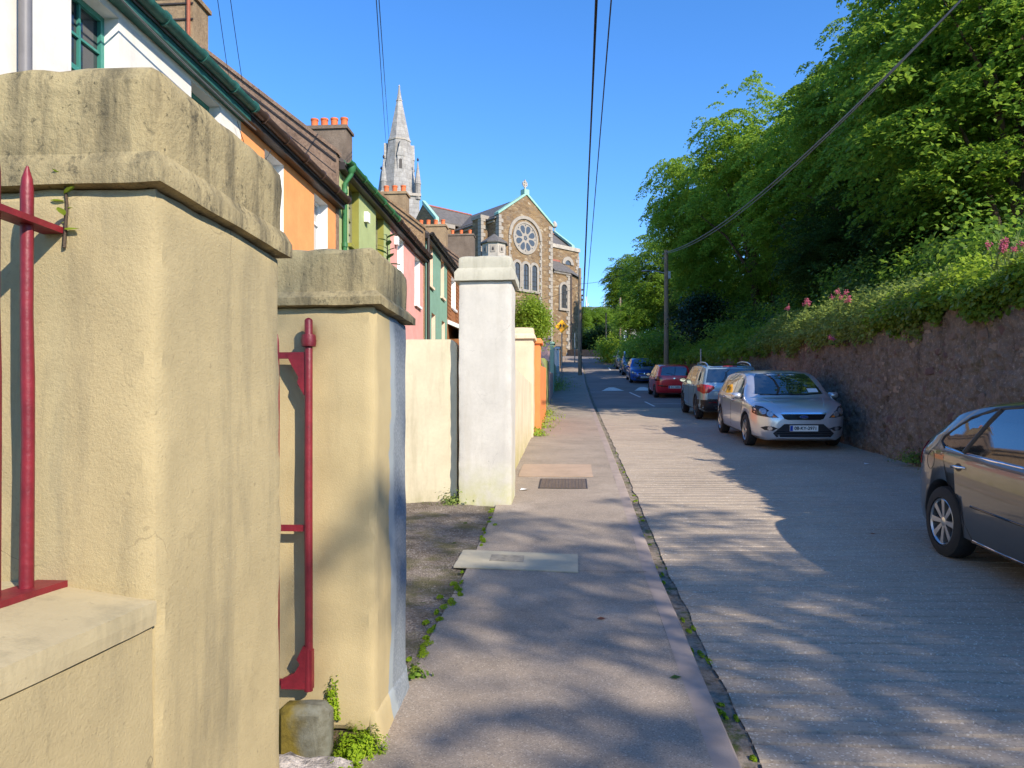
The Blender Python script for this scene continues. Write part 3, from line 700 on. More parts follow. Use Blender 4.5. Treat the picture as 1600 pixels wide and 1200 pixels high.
DEPTH = 7.0; PITCH = math.tan(R(36))
def house(idx, label, s0, w, eave, wall, reveal, frame, glass, wins, lowwins, sillm, gutm, style='sash', gable=None, door=None):
    h = thing('terraced_house', label, 'house', P(s0, -4.486, 0)); zb = G(s0)-.6; zt = eave-.03
    # front wall with real openings
    ops = [(a, b, c, d) for a, b, c, d in wins + lowwins + ([door] if door else [])]
    ys = sorted({0, w} | {v for o in ops for v in o[:2]}); zs = sorted({zb, zt} | {v for o in ops for v in o[2:]})
    m = MB(); RD = .20
    for i in range(len(ys)-1):
        for k in range(len(zs)-1):
            yc, zc = (ys[i]+ys[i+1])/2, (zs[k]+zs[k+1])/2
            if any(o[0] < yc < o[1] and o[2] < zc < o[3] for o in ops): continue
            m.add([(0, ys[i], zs[k]), (0, ys[i+1], zs[k]), (0, ys[i+1], zs[k+1]), (0, ys[i], zs[k+1])], [(0, 1, 2, 3)])
    m.box(-DEPTH, -RD-.03, 0, w, zb, zt)
    m.build('front_wall', wall, h, False, False)
    for (a, b, c, d) in ops:
        isdoor = door and (a, b, c, d) == door
        wn_ = MB(); q = .0
        for vs in ([(q, a, c), (q, a, d), (-RD, a, d), (-RD, a, c)], [(q, b, c), (-RD, b, c), (-RD, b, d), (q, b, d)], [(q, a, d), (q, b, d), (-RD, b, d), (-RD, a, d)], [(q, a, c), (-RD, a, c), (-RD, b, c), (q, b, c)]):
            wn_.add(vs, [(0, 1, 2, 3)])
        win = wn_.build('door_opening' if isdoor else 'window', reveal, h, False, False)
        x = -RD+.05; fw = .055
        if isdoor:
            MB().box(-RD, x, a+.02, b-.02, c, d-.02).build('door_leaf', frame, win); continue
        f = MB(); f.box(-RD-.02, x, a, a+fw, c, d); f.box(-RD-.02, x, b-fw, b, c, d); f.box(-RD-.02, x, a+fw, b-fw, d-fw, d); f.box(-RD-.02, x, a+fw, b-fw, c, c+fw)
        mid = (c+d)/2 if style != 'top' else c + (d-c)*.72
        f.box(-RD-.02, x-.006, a+fw, b-fw, mid-.025, mid+.025)
        cols = [a+fw, b-fw]; rows = [c+fw, mid-.025, mid+.025, d-fw]
        if style in ('sash', 'teal'):
            yc = (a+b)/2; f.box(-RD-.02, x-.012, yc-.014, yc+.014, c+fw, mid-.025); f.box(-RD-.02, x-.012, yc-.014, yc+.014, mid+.025, d-fw); 
            for zz in ((c+fw+mid)/2, (mid+d-fw)/2): f.box(-RD-.02, x-.0125, a+fw, b-fw, zz-.012, zz+.012)
        f.build('frame', frame, win)
        for r0, r1 in ((rows[0], rows[1]), (rows[2], rows[3])):
            MB().box(-RD-.025, -RD+.012, cols[0], cols[1], r0, r1).build('pane', glass, win)
        MB().box(-.02, .07, a-.05, b+.05, c-.07, c+.004).build('sill', sillm, win)
    # roof: two slopes, boxed eave, gutter
    rz = eave + .02 + PITCH*DEPTH/2; r = MB(); e = .16
    r.loft([[(e, y, eave+.02-PITCH*e+.05), (-DEPTH/2, y, rz+.05), (-DEPTH-e, y, eave+.02-PITCH*e+.05), (-DEPTH-e, y, eave-.06-PITCH*e+.05), (-DEPTH/2, y, rz-.06), (e, y, eave-.06-PITCH*e+.05)] for y in (.002, w-.002)])
    roof = r.build('roof', MT['slate'], h)
    MB().box(.003, .14, 0, w, eave-.20, eave-.06).build('fascia', MT['gut_black'] if gutm != MT['gut_teal'] else MT['gut_teal'], h)
    g = MB(); rings = []
    for y in (0, w):
        ring = [(.20+.075*math.cos(a), y, eave-.02+.075*math.sin(a)) for a in [math.pi + math.pi*i/8 for i in range(9)]]
        ring += [(.20+.065*math.cos(a), y, eave-.02+.065*math.sin(a)) for a in [2*math.pi - math.pi*i/8 for i in range(9)]]
        rings.append(ring)
    g.loft(rings); 
    for i in range(int(w/.8)+1):
        y = min(w-.05, .3+i*.8)
        g.lathe([(.082, -.02), (.082, .02)], (.20, y, eave-.03), 12, 'y')
    gut = g.build('gutter', gutm, h, 40)
    if gable:
        gm, capm = gable
        b0 = zb; gg = MB(); T = .14
        poly = [(.02, b0), (.02, eave+.08), (-DEPTH/2, rz+.24), (-DEPTH, eave+.08), (-DEPTH, b0)]
        gg.prism(poly, -T, .02, 'y'); gb = gg.build('gable_wall', gm, h)
        for sgn in (1, -1):
            cp = MB(); x0 = .06 if sgn > 0 else -DEPTH-.06
            cp.loft([[(x0, y, eave+.04), (-DEPTH/2, y, rz+.26), (-DEPTH/2, y, rz+.335), (x0, y, eave+.115)] for y in (-T-.035, .05)])
            cp.build('verge_coping', capm, gb)
            ln = MB(); k = .10*DEPTH/2
            ln.loft([[(x0-sgn*.05, y, eave-.10), (-DEPTH/2, y, rz+.075), (-DEPTH/2, y, rz+.115), (x0-sgn*.05, y, eave-.06)] for y in (-T-.018, -T+.01)])
            ln.build('flashing', MT['gut_black'], gb)
    return h, rz
def chimney(parent, y, rz, back, wd, dp, top, npots, mat, pot_h=.32, dark=True):
    m = MB(); m.box(back-wd/2, back+wd/2, y-dp/2, y+dp/2, rz-1.6, top-.12)
    m.box(back-wd/2-.05, back+wd/2+.05, y-dp/2-.05, y+dp/2+.05, top-.12, top-.04)
    m.box(back-wd/2-.02, back+wd/2+.02, y-dp/2-.02, y+dp/2+.02, top-.04, top)
    c = m.build('chimney', mat, parent)
    for i in range(npots):
        x = back - wd/2 + wd*(i+.5)/npots
        MB().lathe([(.001, 0), (.125, 0), (.118, .04), (.105, .08), (.108, pot_h-.06), (.122, pot_h-.05), (.122, pot_h), (.09, pot_h), (.085, .1), (.001, .1)], (x, y, top-.005), 12).build('chimney_pot', MT['pot'], c, 40)
    return c
def wz(z): return z + CAM_H
E0, E1, E2 = wz(4.30), wz(5.08), wz(5.85)
W1, W2 = (.72, 1.42), (2.88, 3.60)
def wins(lo, hi, a=W1, b=W2): return [(a[0], a[1], lo, hi), (b[0], b[1], lo, hi)]
HB = [1.45, 5.6, 9.75, 13.95, 18.1, 22.35, 26.55, 30.75, 34.9, 39.1, 43.3]
house(0, 'white terraced house at the lower end behind a grey downpipe', HB[0], 4.15, E0, MT['f_white'], MT['rev_white'], MT['fr_teal'], MT['glass'], wins(wz(2.65), wz(4.02)), [], MT['rev_white'], MT['gut_teal'], gable=(MT['rough1'], MT['rough1']))
hw, rz0 = house(1, 'white terraced house with teal sash windows and teal gutter', HB[1], 4.15, E0, MT['f_white'], MT['rev_white'], MT['fr_teal'], MT['glass'], [(.72, 1.42, wz(2.65), wz(4.02)), (2.83, 3.56, wz(2.65), wz(4.05))], [(2.8, 3.7, G(8)+.5, G(8)+1.6)], MT['rev_white'], MT['gut_teal'], door=(1.0, 1.9, G(7)-.3, G(7)+1.75))
MB().tube([(.10, .03, E0-.1), (.10, .03, G(6)-.2)], .05, 10).build('downpipe', MT['pipe_grey'], hw, 40)
ho, _ = house(2, 'orange terraced house with white window reveals', HB[2], 4.2, E0, MT['f_orange'], MT['rev_white'], MT['fr_white'], MT['curtain'], [(.78, 1.50, wz(2.6), wz(4.02)), (2.88, 3.60, wz(2.6), wz(4.02))], [(.8, 1.6, G(10)+.5, G(10)+1.7)], MT['rev_white'], MT['gut_brown'], style='top')
hg, rz1 = house(3, 'light green terraced house with olive reveals and a bright green downpipe', HB[3], 4.15, E1, MT['f_green'], MT['olive'], MT['fr_grey'], MT['curtain'], [(.70, 1.42, wz(3.62), wz(4.88)), (2.78, 3.50, wz(3.62), wz(4.88))], [(.7, 1.5, G(14)+.5, G(14)+1.8)], MT['olive'], MT['gut_green'], gable=(MT['rough1'], MT['rough1']))
MB().tube([(.20, .25, E1-.05), (.19, .25, E1-.22), (.06, .25, E1-.40), (.06, .25, G(14)-.2)], .045, 10).build('downpipe', MT['gut_green'], hg, 50)
for zz in (E1-.55, E1-1.6, E1-2.6): MB().lathe([(.06, -.04), (.06, .04)], (.06, .25, zz), 10).build('pipe_clip', MT['gut_green'], hg, 40)
MB().lathe([(.04, -.10), (.10, -.02), (.10, .06), (.04, .06)], (.18, .25, E1-.12), 10).build('hopper', MT['gut_green'], hg, 40)
hp, _ = house(4, 'pink terraced house with deep white window reveals', HB[4], 4.25, E1, MT['f_pink'], MT['rev_white'], MT['fr_white'], MT['curtain'], [(.75, 1.45, wz(3.42), wz(4.85)), (2.88, 3.60, wz(3.42), wz(4.80))], [(.7, 1.5, G(18)+.5, G(18)+1.75), (2.9, 3.6, G(18)+.5, G(18)+1.75)], MT['rev_white'], MT['gut_brown'])
ht, rz2 = house(5, 'teal green terraced house with peach window reveals', HB[5], 4.2, E2, MT['f_teal'], MT['peach'], MT['fr_dark'], MT['glass'], [(.72, 1.40, wz(4.36), wz(5.72)), (2.90, 3.55, wz(4.36), wz(5.66))], [(1.2, 1.85, wz(2.2), wz(3.55)), (3.1, 3.7, wz(2.2), wz(3.55))], MT['peach'], MT['gut_black'], gable=(MT['rough2'], MT['rough2']))
MB().tube([(.12, .06, E2-.05), (.12, .06, G(22)-.2)], .05, 10).build('downpipe', MT['gut_black'], ht, 40)
hb, _ = house(6, 'brown shingled terraced house with white windows and a porch', HB[6], 4.2, E2, MT['wood'], MT['rev_white'], MT['fr_white'], MT['curtain'], [(.9, 2.0, wz(4.35), wz(5.5)), (2.9, 3.6, wz(4.35), wz(5.5))], [], MT['rev_white'], MT['gut_black'])
pc = MB(); pc.prism([(0, wz(3.75)), (1.5, wz(3.1)), (1.5, wz(2.98)), (0, wz(3.6))], .1, 3.9, 'y'); pc.build('porch_roof', MT['fr_white'], hb)
MB().box(.0, 1.35, .2, 3.8, G(27)-.4, wz(3.05)).build('porch', MT['wood'], hb)
MB().box(1.352, 1.37, .5, 2.0, wz(1.9), wz(2.8)).build('porch_pane', MT['glass'], hb)
# rows of courses on the shingled front, upper storey
for k in range(14):
    z = wz(3.85)+k*.14
    for (ya, yb) in ((.02, .88), (2.02, 2.88), (3.62, 4.18)):
        MB().add([(.022, ya, z), (.022, yb, z), (.003, yb, z+.15), (.003, ya, z+.15), (.001, ya, z), (.001, yb, z)], [(0, 1, 2, 3), (4, 5, 1, 0)]).build('shingle_course', MT['wood'], hb, False, False)
MB().box(.003, .09, 1.80, 1.98, E1-.72, E1-.50).build('alarm_box', MT['fr_white'], hg)
MB().box(.003, .09, .42, .58, E1-.55, E1-.34).build('alarm_box', MT['fr_white'], hp)
E3, E4 = wz(6.62), wz(7.5)
hx, rz3 = house(7, 'cream terraced house above the brown one, mostly hidden by the white pier', HB[7], 4.15, E3, MT['f_cream'], MT['rev_white'], MT['fr_white'], MT['curtain'], wins(wz(5.1), wz(6.4)), [], MT['rev_white'], MT['gut_black'], gable=(MT['rough1'], MT['rough1']))
house(8, 'pale green terraced house behind the shrub by the pier', HB[8], 4.2, E3, MT['f_green'], MT['rev_white'], MT['fr_white'], MT['curtain'], wins(wz(5.1), wz(6.4)), [], MT['rev_white'], MT['gut_black'])
hy, rz4 = house(9, 'grey terraced house with an old chimney below the church', HB[9], 4.2, E4, MT['chim'], MT['rev_white'], MT['fr_white'], MT['curtain'], wins(wz(6.0), wz(7.2)), [], MT['rev_white'], MT['gut_black'], gable=(MT['rough1'], MT['rough1']))
hz_, rz5 = house(10, 'last terraced house of the row, below the church gable', HB[10], 4.2, E4, MT['f_cream'], MT['rev_white'], MT['fr_white'], MT['curtain'], wins(wz(6.0), wz(7.2)), [], MT['rev_white'], MT['gut_black'])
c1 = chimney(hg, -.05, rz1, -3.25, 1.05, .62, wz(8.25), 3, MT['chim'])
MB().tube([(-2.78, -.40, rz1-1.2), (-2.78, -.40, wz(8.8))], .035, 8).build('vent_pipe', simple('rust_pipe', srgb(150, 84, 60), .7, .2, 8, .2), c1, 40)
for zz in (wz(8.0), wz(7.7)): MB().box(-3.8, -2.7, -.385, -.37, zz-.015, zz+.015).build('strap', MT['iron_dark'], c1)
chimney(ht, -.05, rz2, -2.95, 1.25, .62, wz(9.05), 4, MT['chim_dark'])
chimney(hx, .25, rz3, -3.0, 1.1, .62, wz(9.75), 3, MT['chim'])
chimney(hy, .35, rz4, -3.0, 1.6, .7, wz(10.6), 4, MT['chim'])
chimney(hz_, 4.1, rz5, -2.6, 1.7, .8, wz(12.1), 3, MT['chim_dark'])
# ------------------------------------------------------------------ church
def m_churchstone():
    m = NT('church_rubble')
    w = m.map((2.1, 2.1, 4.8))
    v = m.n('ShaderNodeTexVoronoi'); v.inputs['Scale'].default_value = 1.0; v.inputs['Randomness'].default_value = .9; m.l(w, v.inputs['Vector'])
    v2 = m.n('ShaderNodeTexVoronoi', feature='DISTANCE_TO_EDGE'); v2.inputs['Scale'].default_value = 1.0; v2.inputs['Randomness'].default_value = .9; m.l(w, v2.inputs['Vector'])
    cr = m.xyz(v.outputs['Color'])
    c = m.ramp(cr[0], [(0, srgb(102, 84, 66)), (.35, srgb(120, 99, 76)), (.6, srgb(132, 110, 84)), (.8, srgb(114, 100, 86)), (.93, srgb(146, 126, 98)), (1, srgb(166, 154, 134))])
    c = m.mix(m.math('MULTIPLY', m.ramp(m.noise(.35, 5, .7), [(.4, 0), (.65, 1)]), .4), c, srgb(148, 122, 84))
    c = m.mix(m.ramp(v2.outputs['Distance'], [(0, .6), (.05, 0)]), c, srgb(120, 108, 92))
    return m.fin(c, .95, m.bump(m.math('ADD', v2.outputs['Distance'], m.noise(4, 5)), .6, .08), 0, .15)
def m_limestone():
    m = NT('limestone'); x, y, z = m.xyz()
    c = m.mix(m.ramp(m.noise(1.2, 7, .7), [(.3, 0), (.7, 1)]), srgb(128, 125, 122), srgb(178, 175, 170))
    k = m.math('FRACT', m.math('MULTIPLY', z, 1.7))
    c = m.mix(m.ramp(k, [(0, .55), (.07, .55), (.1, 0)]), c, srgb(110, 106, 102))
    k2 = m.math('FRACT', m.math('ADD', m.math('MULTIPLY', x, 1.1), m.math('MULTIPLY', m.math('FLOOR', m.math('MULTIPLY', z, 1.7)), .37)))
    c = m.mix(m.ramp(k2, [(0, .4), (.05, .4), (.08, 0)]), c, srgb(110, 106, 102))
    c = m.mix(m.math('MULTIPLY', m.ramp(m.noise(1.0, 7, .7, m.map((1, 1, .25))), [(.5, 0), (.7, 1)]), .5), c, srgb(106, 100, 84))
    return m.fin(c, .9, m.bump(m.noise(6, 5), .3, .05), 0, .2)
MT['chs'] = m_churchstone(); MT['lime_st'] = m_limestone()
MT['quoin'] = simple('quoin_stone', srgb(150, 142, 131), .9, .15, 2.5, .4, 12, .03)
MT['quoin_d'] = simple('quoin_grey', srgb(168, 160, 148), .9, .2, 2.5, .4, 12, .03)
MT['verdi'] = simple('verdigris', srgb(140, 180, 164), .7, .12, 2, .1)
MT['ch_slate'] = simple('church_slate', srgb(96, 92, 88), .7, .2, 2.5, .4, 6, .05)
MT['ridge'] = simple('ridge_tile', srgb(150, 92, 78), .8, .2, 3, .2)
MT['leaded'] = m_glass('leaded_glass', (.05, .055, .06), .3)
CZ = 6.0
ch = thing('church', 'brown stone church with a rose window gable and pale quoins', 'church', (1.6, 82.6, 0), R(40))
EV, AP, HW = 24.2, 27.0, 3.95
def arch_ring(cx, cz, ri, ro, y0, y1, n=28, a0=0, a1=math.pi):
    mb = MB(); rings = []
    for i in range(n+1):
        a = a0+(a1-a0)*i/n; c, s = math.cos(a), math.sin(a)
        rings.append([(cx+ri*c, y0, cz+ri*s), (cx+ro*c, y0, cz+ro*s), (cx+ro*c, y1, cz+ro*s), (cx+ri*c, y1, cz+ri*s)])
    return mb.loft(rings)
def arch_poly(cx, z0, zc, r, n=14):
    return [(cx-r, z0), (cx+r, z0)] + [(cx+r*math.cos(math.pi*i/n), zc+r*math.sin(math.pi*i/n)) for i in range(n+1)]
def arch_window(parent, cx, z0, zc, r, y, lab='window'):
    """surround, recessed glass"""
    s = MB(); ro = r+.30
    s.loft([[(cx+sg*r, y-.16, z0-.0), (cx+sg*ro, y-.16, z0), (cx+sg*ro, y+.2, z0), (cx+sg*r, y+.2, z0)] if k == 0 else [(cx+sg*r, y-.16, zc), (cx+sg*ro, y-.16, zc), (cx+sg*ro, y+.2, zc), (cx+sg*r, y+.2, zc)] for sg in (1,) for k in (0, 1)])
    s.loft([[(cx-r, y-.16, z), (cx-ro, y-.16, z), (cx-ro, y+.2, z), (cx-r, y+.2, z)] for z in (z0, zc)])
    ar = arch_ring(cx, zc, r, ro, y-.16, y+.2, 14); s.add(ar.v, ar.f)
    s.box(cx-ro-.05, cx+ro+.05, y-.2, y+.2, z0-.28, z0)
    w = s.build(lab, MT['quoin'], parent)
    MB().prism(arch_poly(cx, z0, zc, r), y-.03, y-.01, 'y').build('pane', MT['leaded'], w)
    b = MB(); b.box(cx-.03, cx+.03, y-.06, y-.032, z0, zc+r*.95)
    k = z0+.5
    while k < zc: b.box(cx-r, cx+r, y-.055, y-.031, k-.02, k+.02); k += .55
    b.build('glazing_bar', MT['gut_black'], w)
    return w
# transept
m = MB(); m.prism([(-HW, CZ), (HW, CZ), (HW, EV), (0, AP), (-HW, EV)], 0, .6, 'y'); m.build('gable_wall', MT['chs'], ch)
m = MB(); m.box(-HW, HW, .602, 9, CZ, EV-.05); tr = m.build('transept_wall', MT['chs'], ch)
m = MB()
for sg in (-1, 1):
    m.loft([[(0, y, AP-.10), (sg*(HW+.35), y, EV-.37), (sg*(HW+.35), y, EV-.52), (0, y, AP-.28)] for y in (.3, 10.5)])
rf = m.build('roof', MT['ch_slate'], ch)
m = MB(); m.box(-HW-.14, -HW-.002, .7, 8.2, EV-.75, EV-.36); m.build('cornice', MT['quoin'], ch)
for sg in (-1, 1):
    m = MB(); m.loft([[(0, y, AP+.02), (sg*(HW+.15), y, EV+.02-.08), (sg*(HW+.15), y, EV+.27-.08), (0, y, AP+.30)] for y in (-.12, .62)])
    m.build('gable_coping', MT['verdi'], ch)
m = MB(); m.box(-.35, .35, -.1, .6, AP+.1, AP+.62); m.build('apex_stone', MT['verdi'], ch)
m = MB(); m.box(-.07, .07, .18, .32, AP+.6, AP+1.75); m.box(-.36, .36, .19, .31, AP+1.2, AP+1.36); fc = arch_ring(0, AP+1.28, .26, .36, .2, .3, 20, 0, 2*math.pi); m.add(fc.v, fc.f); m.build('finial_cross', MT['quoin_d'], ch)
# quoins on the gable
ql, qs = MB().box(-.0, .62, -.07, .5, 0, .40).mesh('quoin', MT['quoin']), MB().box(-.0, .36, -.07, .5, 0, .40).mesh('quoin', MT['quoin'])
def quoins(x, z0, z1, sg, parent, y=0):
    z = z0; k = 0
    while z < z1:
        o = link('quoin', ql if k % 2 else qs, parent); o.location = (x, y, z); o.scale = (sg, 1, .97); z += .42; k += 1
quoins(HW+.04, 9, EV-.4, -1, ch); quoins(-HW-.04, 12, EV-.4, 1, ch)
# rose window
RZ, RX, RR = 22.15, -.15, 1.62
rw = arch_ring(RX, RZ, RR-.02, RR+.20, -.10, .05, 40, 0, 2*math.pi).build('rose_window', MT['quoin'], ch)
def disc_holes():
    # stone disc pierced by eight petals and a hub: glass petals set proud of a recessed plate
    MB().lathe([(.001, -.03), (RR, -.03), (RR, .02), (.001, .02)], (RX, 0, RZ), 40, 'y').build('tracery', MT['quoin'], rw)
    for k in range(8):
        a = 2*math.pi*(k+.5)/8; d = Vector((math.cos(a), math.sin(a))); pp = Vector((-d.y, d.x)); pts = []
        for i in range(20):
            u = 2*math.pi*i/20; l = .98 + .46*math.cos(u); wdt = .30*math.sin(u)*(1 + .35*math.cos(u))
            q = d*l + pp*wdt; pts.append((RX+q.x, RZ+q.y))
        MB().prism(pts, -.045, -.031, 'y').build('petal_pane', MT['leaded'], rw)
    for k in range(5):
        a = 2*math.pi*k/5+.3; rr = .17 if k else 0
        MB().lathe([(.001, -.045), (.11, -.045), (.11, -.031), (.001, -.031)], (RX+.17*math.cos(2*math.pi*k/5), 0, RZ+.17*math.sin(2*math.pi*k/5)), 10, 'y').build('hub_pane', MT['leaded'], rw)
    for k in range(8):
        a = 2*math.pi*k/8
        MB().lathe([(.001, -.045), (.075, -.045), (.075, -.031), (.001, -.031)], (RX+1.42*math.cos(a), 0, RZ+1.42*math.sin(a)), 8, 'y').build('eyelet_pane', MT['leaded'], rw)
disc_holes()
arch_ring(RX, RZ, 2.10, 2.45, -.14, .02, 30).build('blind_arch', MT['quoin'], ch)
for sg in (-1, 1):
    z = RZ; k = 0; x = RX + sg*2.45
    while z > 12:
        o = link('quoin', ql if k % 2 else qs, ch); o.location = (x, -.02, z-.42); o.scale = (-sg*.62, 1, .97); z -= .42; k += 1
for cx in (-1.42, -.15, 1.12):
    arch_window(ch, cx, 16.4, 18.9, .38, 0)
# stair pier at the shaded side
m = MB(); m.box(-HW-1.0, -HW-.003, 1.9, 3.4, CZ, EV-.25); pr_ = m.build('buttress', MT['chs'], ch)
m = MB(); m.box(-HW-1.1, -HW+.1, 1.8, 3.5, EV-.25, EV+.12); m.build('cap', MT['quoin'], pr_)
quoins(-HW-1.04, 14, EV-.5, 1, pr_, 1.88)
lw_ = arch_ring(0, 0, .42, .62, 0, .2, 20, 0, 2*math.pi).build('round_window', MT['quoin'], ch); lw_.location = (-HW-.1, 5.6, 22.0); lw_.rotation_euler = (0, 0, R(90))
MB().lathe([(.001, .05), (.42, .05), (.42, .09), (.001, .09)], (0, 0, 0), 18, 'y').build('pane', MT['leaded'], lw_)
# nave, left of the transept
m = MB(); m.box(-6.6, -HW-.004, 8.1, 13, CZ, 24.6); m.build('nave_wall', MT['chs'], ch)
m = MB()
for a, b in ((8.0, 10.5), (13.0, 10.5)):
    m.loft([[(x, a, 24.72), (x, b, AP), (x, b, AP-.2), (x, a, 24.5)] for x in (-6.5, 3)])
m.build('nave_roof', MT['ch_slate'], ch)
m = MB(); m.box(-6.6, -HW-.1, 7.95, 8.098, 24.1, 24.55); m.build('nave_cornice', MT['quoin'], ch)
m = MB(); m.box(-6.5, .2, 10.38, 10.62, AP-.03, AP+.12); m.build('ridge_tiles', MT['ridge'], ch)
m = MB(); m.loft([[(x, 7.7, 24.5), (x, 10.5, AP+.05), (x, 10.5, AP+.5), (x, 7.7, 24.95)] for x in (-6.95, -6.5)]); m.build('nave_coping', MT['verdi'], ch)
m = MB(); m.prism([(7.9, CZ), (13.1, CZ), (13.1, 24.5), (10.5, AP), (7.9, 24.5)], -6.9, -6.602, 'x'); m.build('nave_gable', MT['chs'], ch)
# choir and chapel, right of the gable
m = MB(); m.box(HW+.004, 10.5, 2.2, 9, CZ, 22.5); cho = m.build('choir_wall', MT['chs'], ch)
m = MB(); m.box(HW+.006, 10.6, 2.05, 9.1, 22.5, 22.95); m.build('choir_cornice', MT['quoin_d'], ch)
m = MB()
m.loft([[(x, 2.5, 22.96), (x, 5.5, 25.2), (x, 5.5, 25.0), (x, 2.5, 22.8)] for x in (HW, 9.5)]); m.loft([[(x, 8.5, 22.96), (x, 5.5, 25.2), (x, 5.5, 25.0), (x, 8.5, 22.8)] for x in (HW, 9.5)])
m.build('choir_roof', MT['ch_slate'], ch)
m = MB(); m.prism([(2.3, 22.9), (8.7, 22.9), (5.5, 25.3)], 9.4, 9.6, 'x'); m.build('choir_gable', MT['chs'], ch)
for a in (2.2, 8.8):
    m = MB(); m.loft([[(x, a, 22.98), (x, 5.5, 25.35), (x, 5.5, 25.68), (x, a, 23.25)] for x in (9.3, 9.75)]); m.build('choir_coping', MT['verdi'], ch)
m = MB(); m.lathe([(.1, 0), (.08, .5), (.3, .62), (.36, .95), (.2, 1.25), (.05, 1.4)], (9.5, 5.5, 25.5), 10); m.build('choir_finial', MT['quoin_d'], ch, 40)
m = MB(); m.box(HW+.1, 9.3, 5.4, 5.6, 25.18, 25.3); m.build('choir_ridge', MT['ridge'], ch)
quoins(10.54, 9, 22, -1, cho, 2.2)
ca = [(HW+.006, 0), (6.78, 0), (9.8, 1.42), (9.8, 2.19), (HW+.006, 2.19)]
m = MB(); m.prism(ca, CZ, 19.1, 'z'); cp = m.build('chapel_wall', MT['chs'], ch)
rv = [(HW+.1, -.28, 19.2), (6.85, -.28, 19.2), (10.05, 1.25, 19.2), (10.05, 2.19, 19.2), (HW+.1, 2.19, 20.95), (6.9, 2.19, 20.95), (8.6, 2.19, 20.5)]
m = MB(); m.add(rv, [(0, 1, 5, 4), (1, 2, 6, 5), (2, 3, 6)]); m.add([(a, b, c-.12) for a, b, c in rv], [(0, 1, 5, 4), (1, 2, 6, 5), (2, 3, 6)])
m.add([rv[0], rv[1], rv[2], rv[3]] + [(a, b, c-.12) for a, b, c in rv[:4]], [(0, 1, 5, 4), (1, 2, 6, 5), (2, 3, 7, 6)]); m.build('chapel_roof', MT['ch_slate'], cp, False, False)
m = MB(); m.box(HW+.1, 7.2, 2.05, 2.195, 20.85, 21.05); m.build('chapel_ridge', MT['ridge'], cp)
for i in range(14):
    f = (i+.5)/14; x = HW+.15 + (6.78-HW-.15)*f
    MB().box(x-.06, x+.06, -.2, -.002, 18.85, 19.05).build('dentil', MT['quoin'], cp)
arch_window(ch, 5.75, 14.9, 17.2, .48, -.02)
for x0 in (6.72,):
    quoins(x0+.05, 9, 18.7, -1, cp, -.02)
MB().tube([(6.9, -.12, 19.0), (6.9, -.12, CZ+2)], .09, 8).build('downpipe', MT['gut_brown'], cp, 40)
arch_ring(8.55, 20.75, .5, .95, 2.05, 2.25, 18).build('lunette', MT['quoin'], ch)
MB().prism([(8.55+.5*math.cos(math.pi*i/12), 20.75+.5*math.sin(math.pi*i/12)) for i in range(13)], 2.15, 2.17, 'y').build('lunette_pane', MT['leaded'], ch)
arch_ring(4.6, 20.95, .5, .95, 2.05, 2.25, 18).build('lunette', MT['quoin'], ch)
# small polygonal turret in front of the transept
tu = thing('church_turret', 'small eight-sided stone turret with a slate cap beside the gable', 'turret', (-1.9, 79.0, 0), R(40+22.5))
m = MB(); m.lathe([(1.32, CZ), (1.32, 20.55)], (0,0,0), 8); m.build('drum', MT['quoin_d'], tu)
m = MB(); m.lathe([(1.55, 20.56), (1.55, 20.7), (.02, 21.75)], (0,0,0), 8); m.build('turret_roof', MT['ch_slate'], tu)
for k in range(8):
    a = 2*math.pi*(k+.5)/8; o = MB().box(-.26, .26, -.03, .03, 19.55, 20.25).build('panel', MT['quoin'], tu); o.location = (1.235*math.cos(a), 1.235*math.sin(a), 0); o.rotation_euler = (0, 0, a+math.pi/2)
    p_ = MB().prism([(-.10, 19.72), (.10, 19.72), (.10, 19.95), (0, 20.12), (-.10, 19.95)], -.05, -.032, 'y').build('slit', MT['gut_black'], o)
    p2 = MB().prism([(-.10, 19.72), (.10, 19.72), (.10, 19.95), (0, 20.12), (-.10, 19.95)], .032, .05, 'y').build('slit', MT['gut_black'], o)
# spire
sp = thing('church_spire', 'pale grey octagonal limestone church spire with corner pinnacles', 'spire', (-15.25, 100, 0), R(14))
m = MB(); m.box(-2.45, 2.45, -2.45, 2.45, CZ, 31.6); m.build('tower', MT['lime_st'], sp)
m = MB(); m.box(-2.65, 2.65, -2.65, 2.65, 31.6, 31.95); m.build('tower_cornice', MT['quoin_d'], sp)
def octa(rads, name, parent, mat):
    mb = MB(); mb.lathe([(r/math.cos(math.pi/8), z) for r, z in rads], (0,0,0), 8); o = mb.build(name, mat, parent); o.rotation_euler = (0, 0, math.pi/8); return o
octa([(2.35, 31.95), (1.42, 39.4)], 'lower_spire', sp, MT['lime_st']); octa([(1.50, 39.4), (1.50, 39.6)], 'spire_band', sp, MT['quoin_d'])
octa([(1.40, 39.6), (.36, 45.0)], 'upper_spire', sp, MT['lime_st']); octa([(.42, 45.0), (.42, 45.12)], 'spire_band', sp, MT['quoin_d']); octa([(.34, 45.12), (.09, 46.9)], 'spire_tip', sp, MT['lime_st'])
MB().lathe([(.05, 46.8), (.14, 47.0), (.03, 47.25)], (0,0,0), 8).build('finial', MT['quoin_d'], sp)
for sx in (-1, 1):
    for sy in (-1, 1):
        pn = MB().lathe([(.40, 31.2), (.40, 33.2), (.46, 33.25), (.05, 36.2)], (sx*2.25, sy*2.25, 0), 8).build('pinnacle', MT['lime_st'], sp)
        MB().lathe([(.04, 36.3), (.16, 36.5), (.04, 36.8)], (sx*2.25, sy*2.25, 0), 6).build('pinnacle_finial', MT['gut_black'], pn)
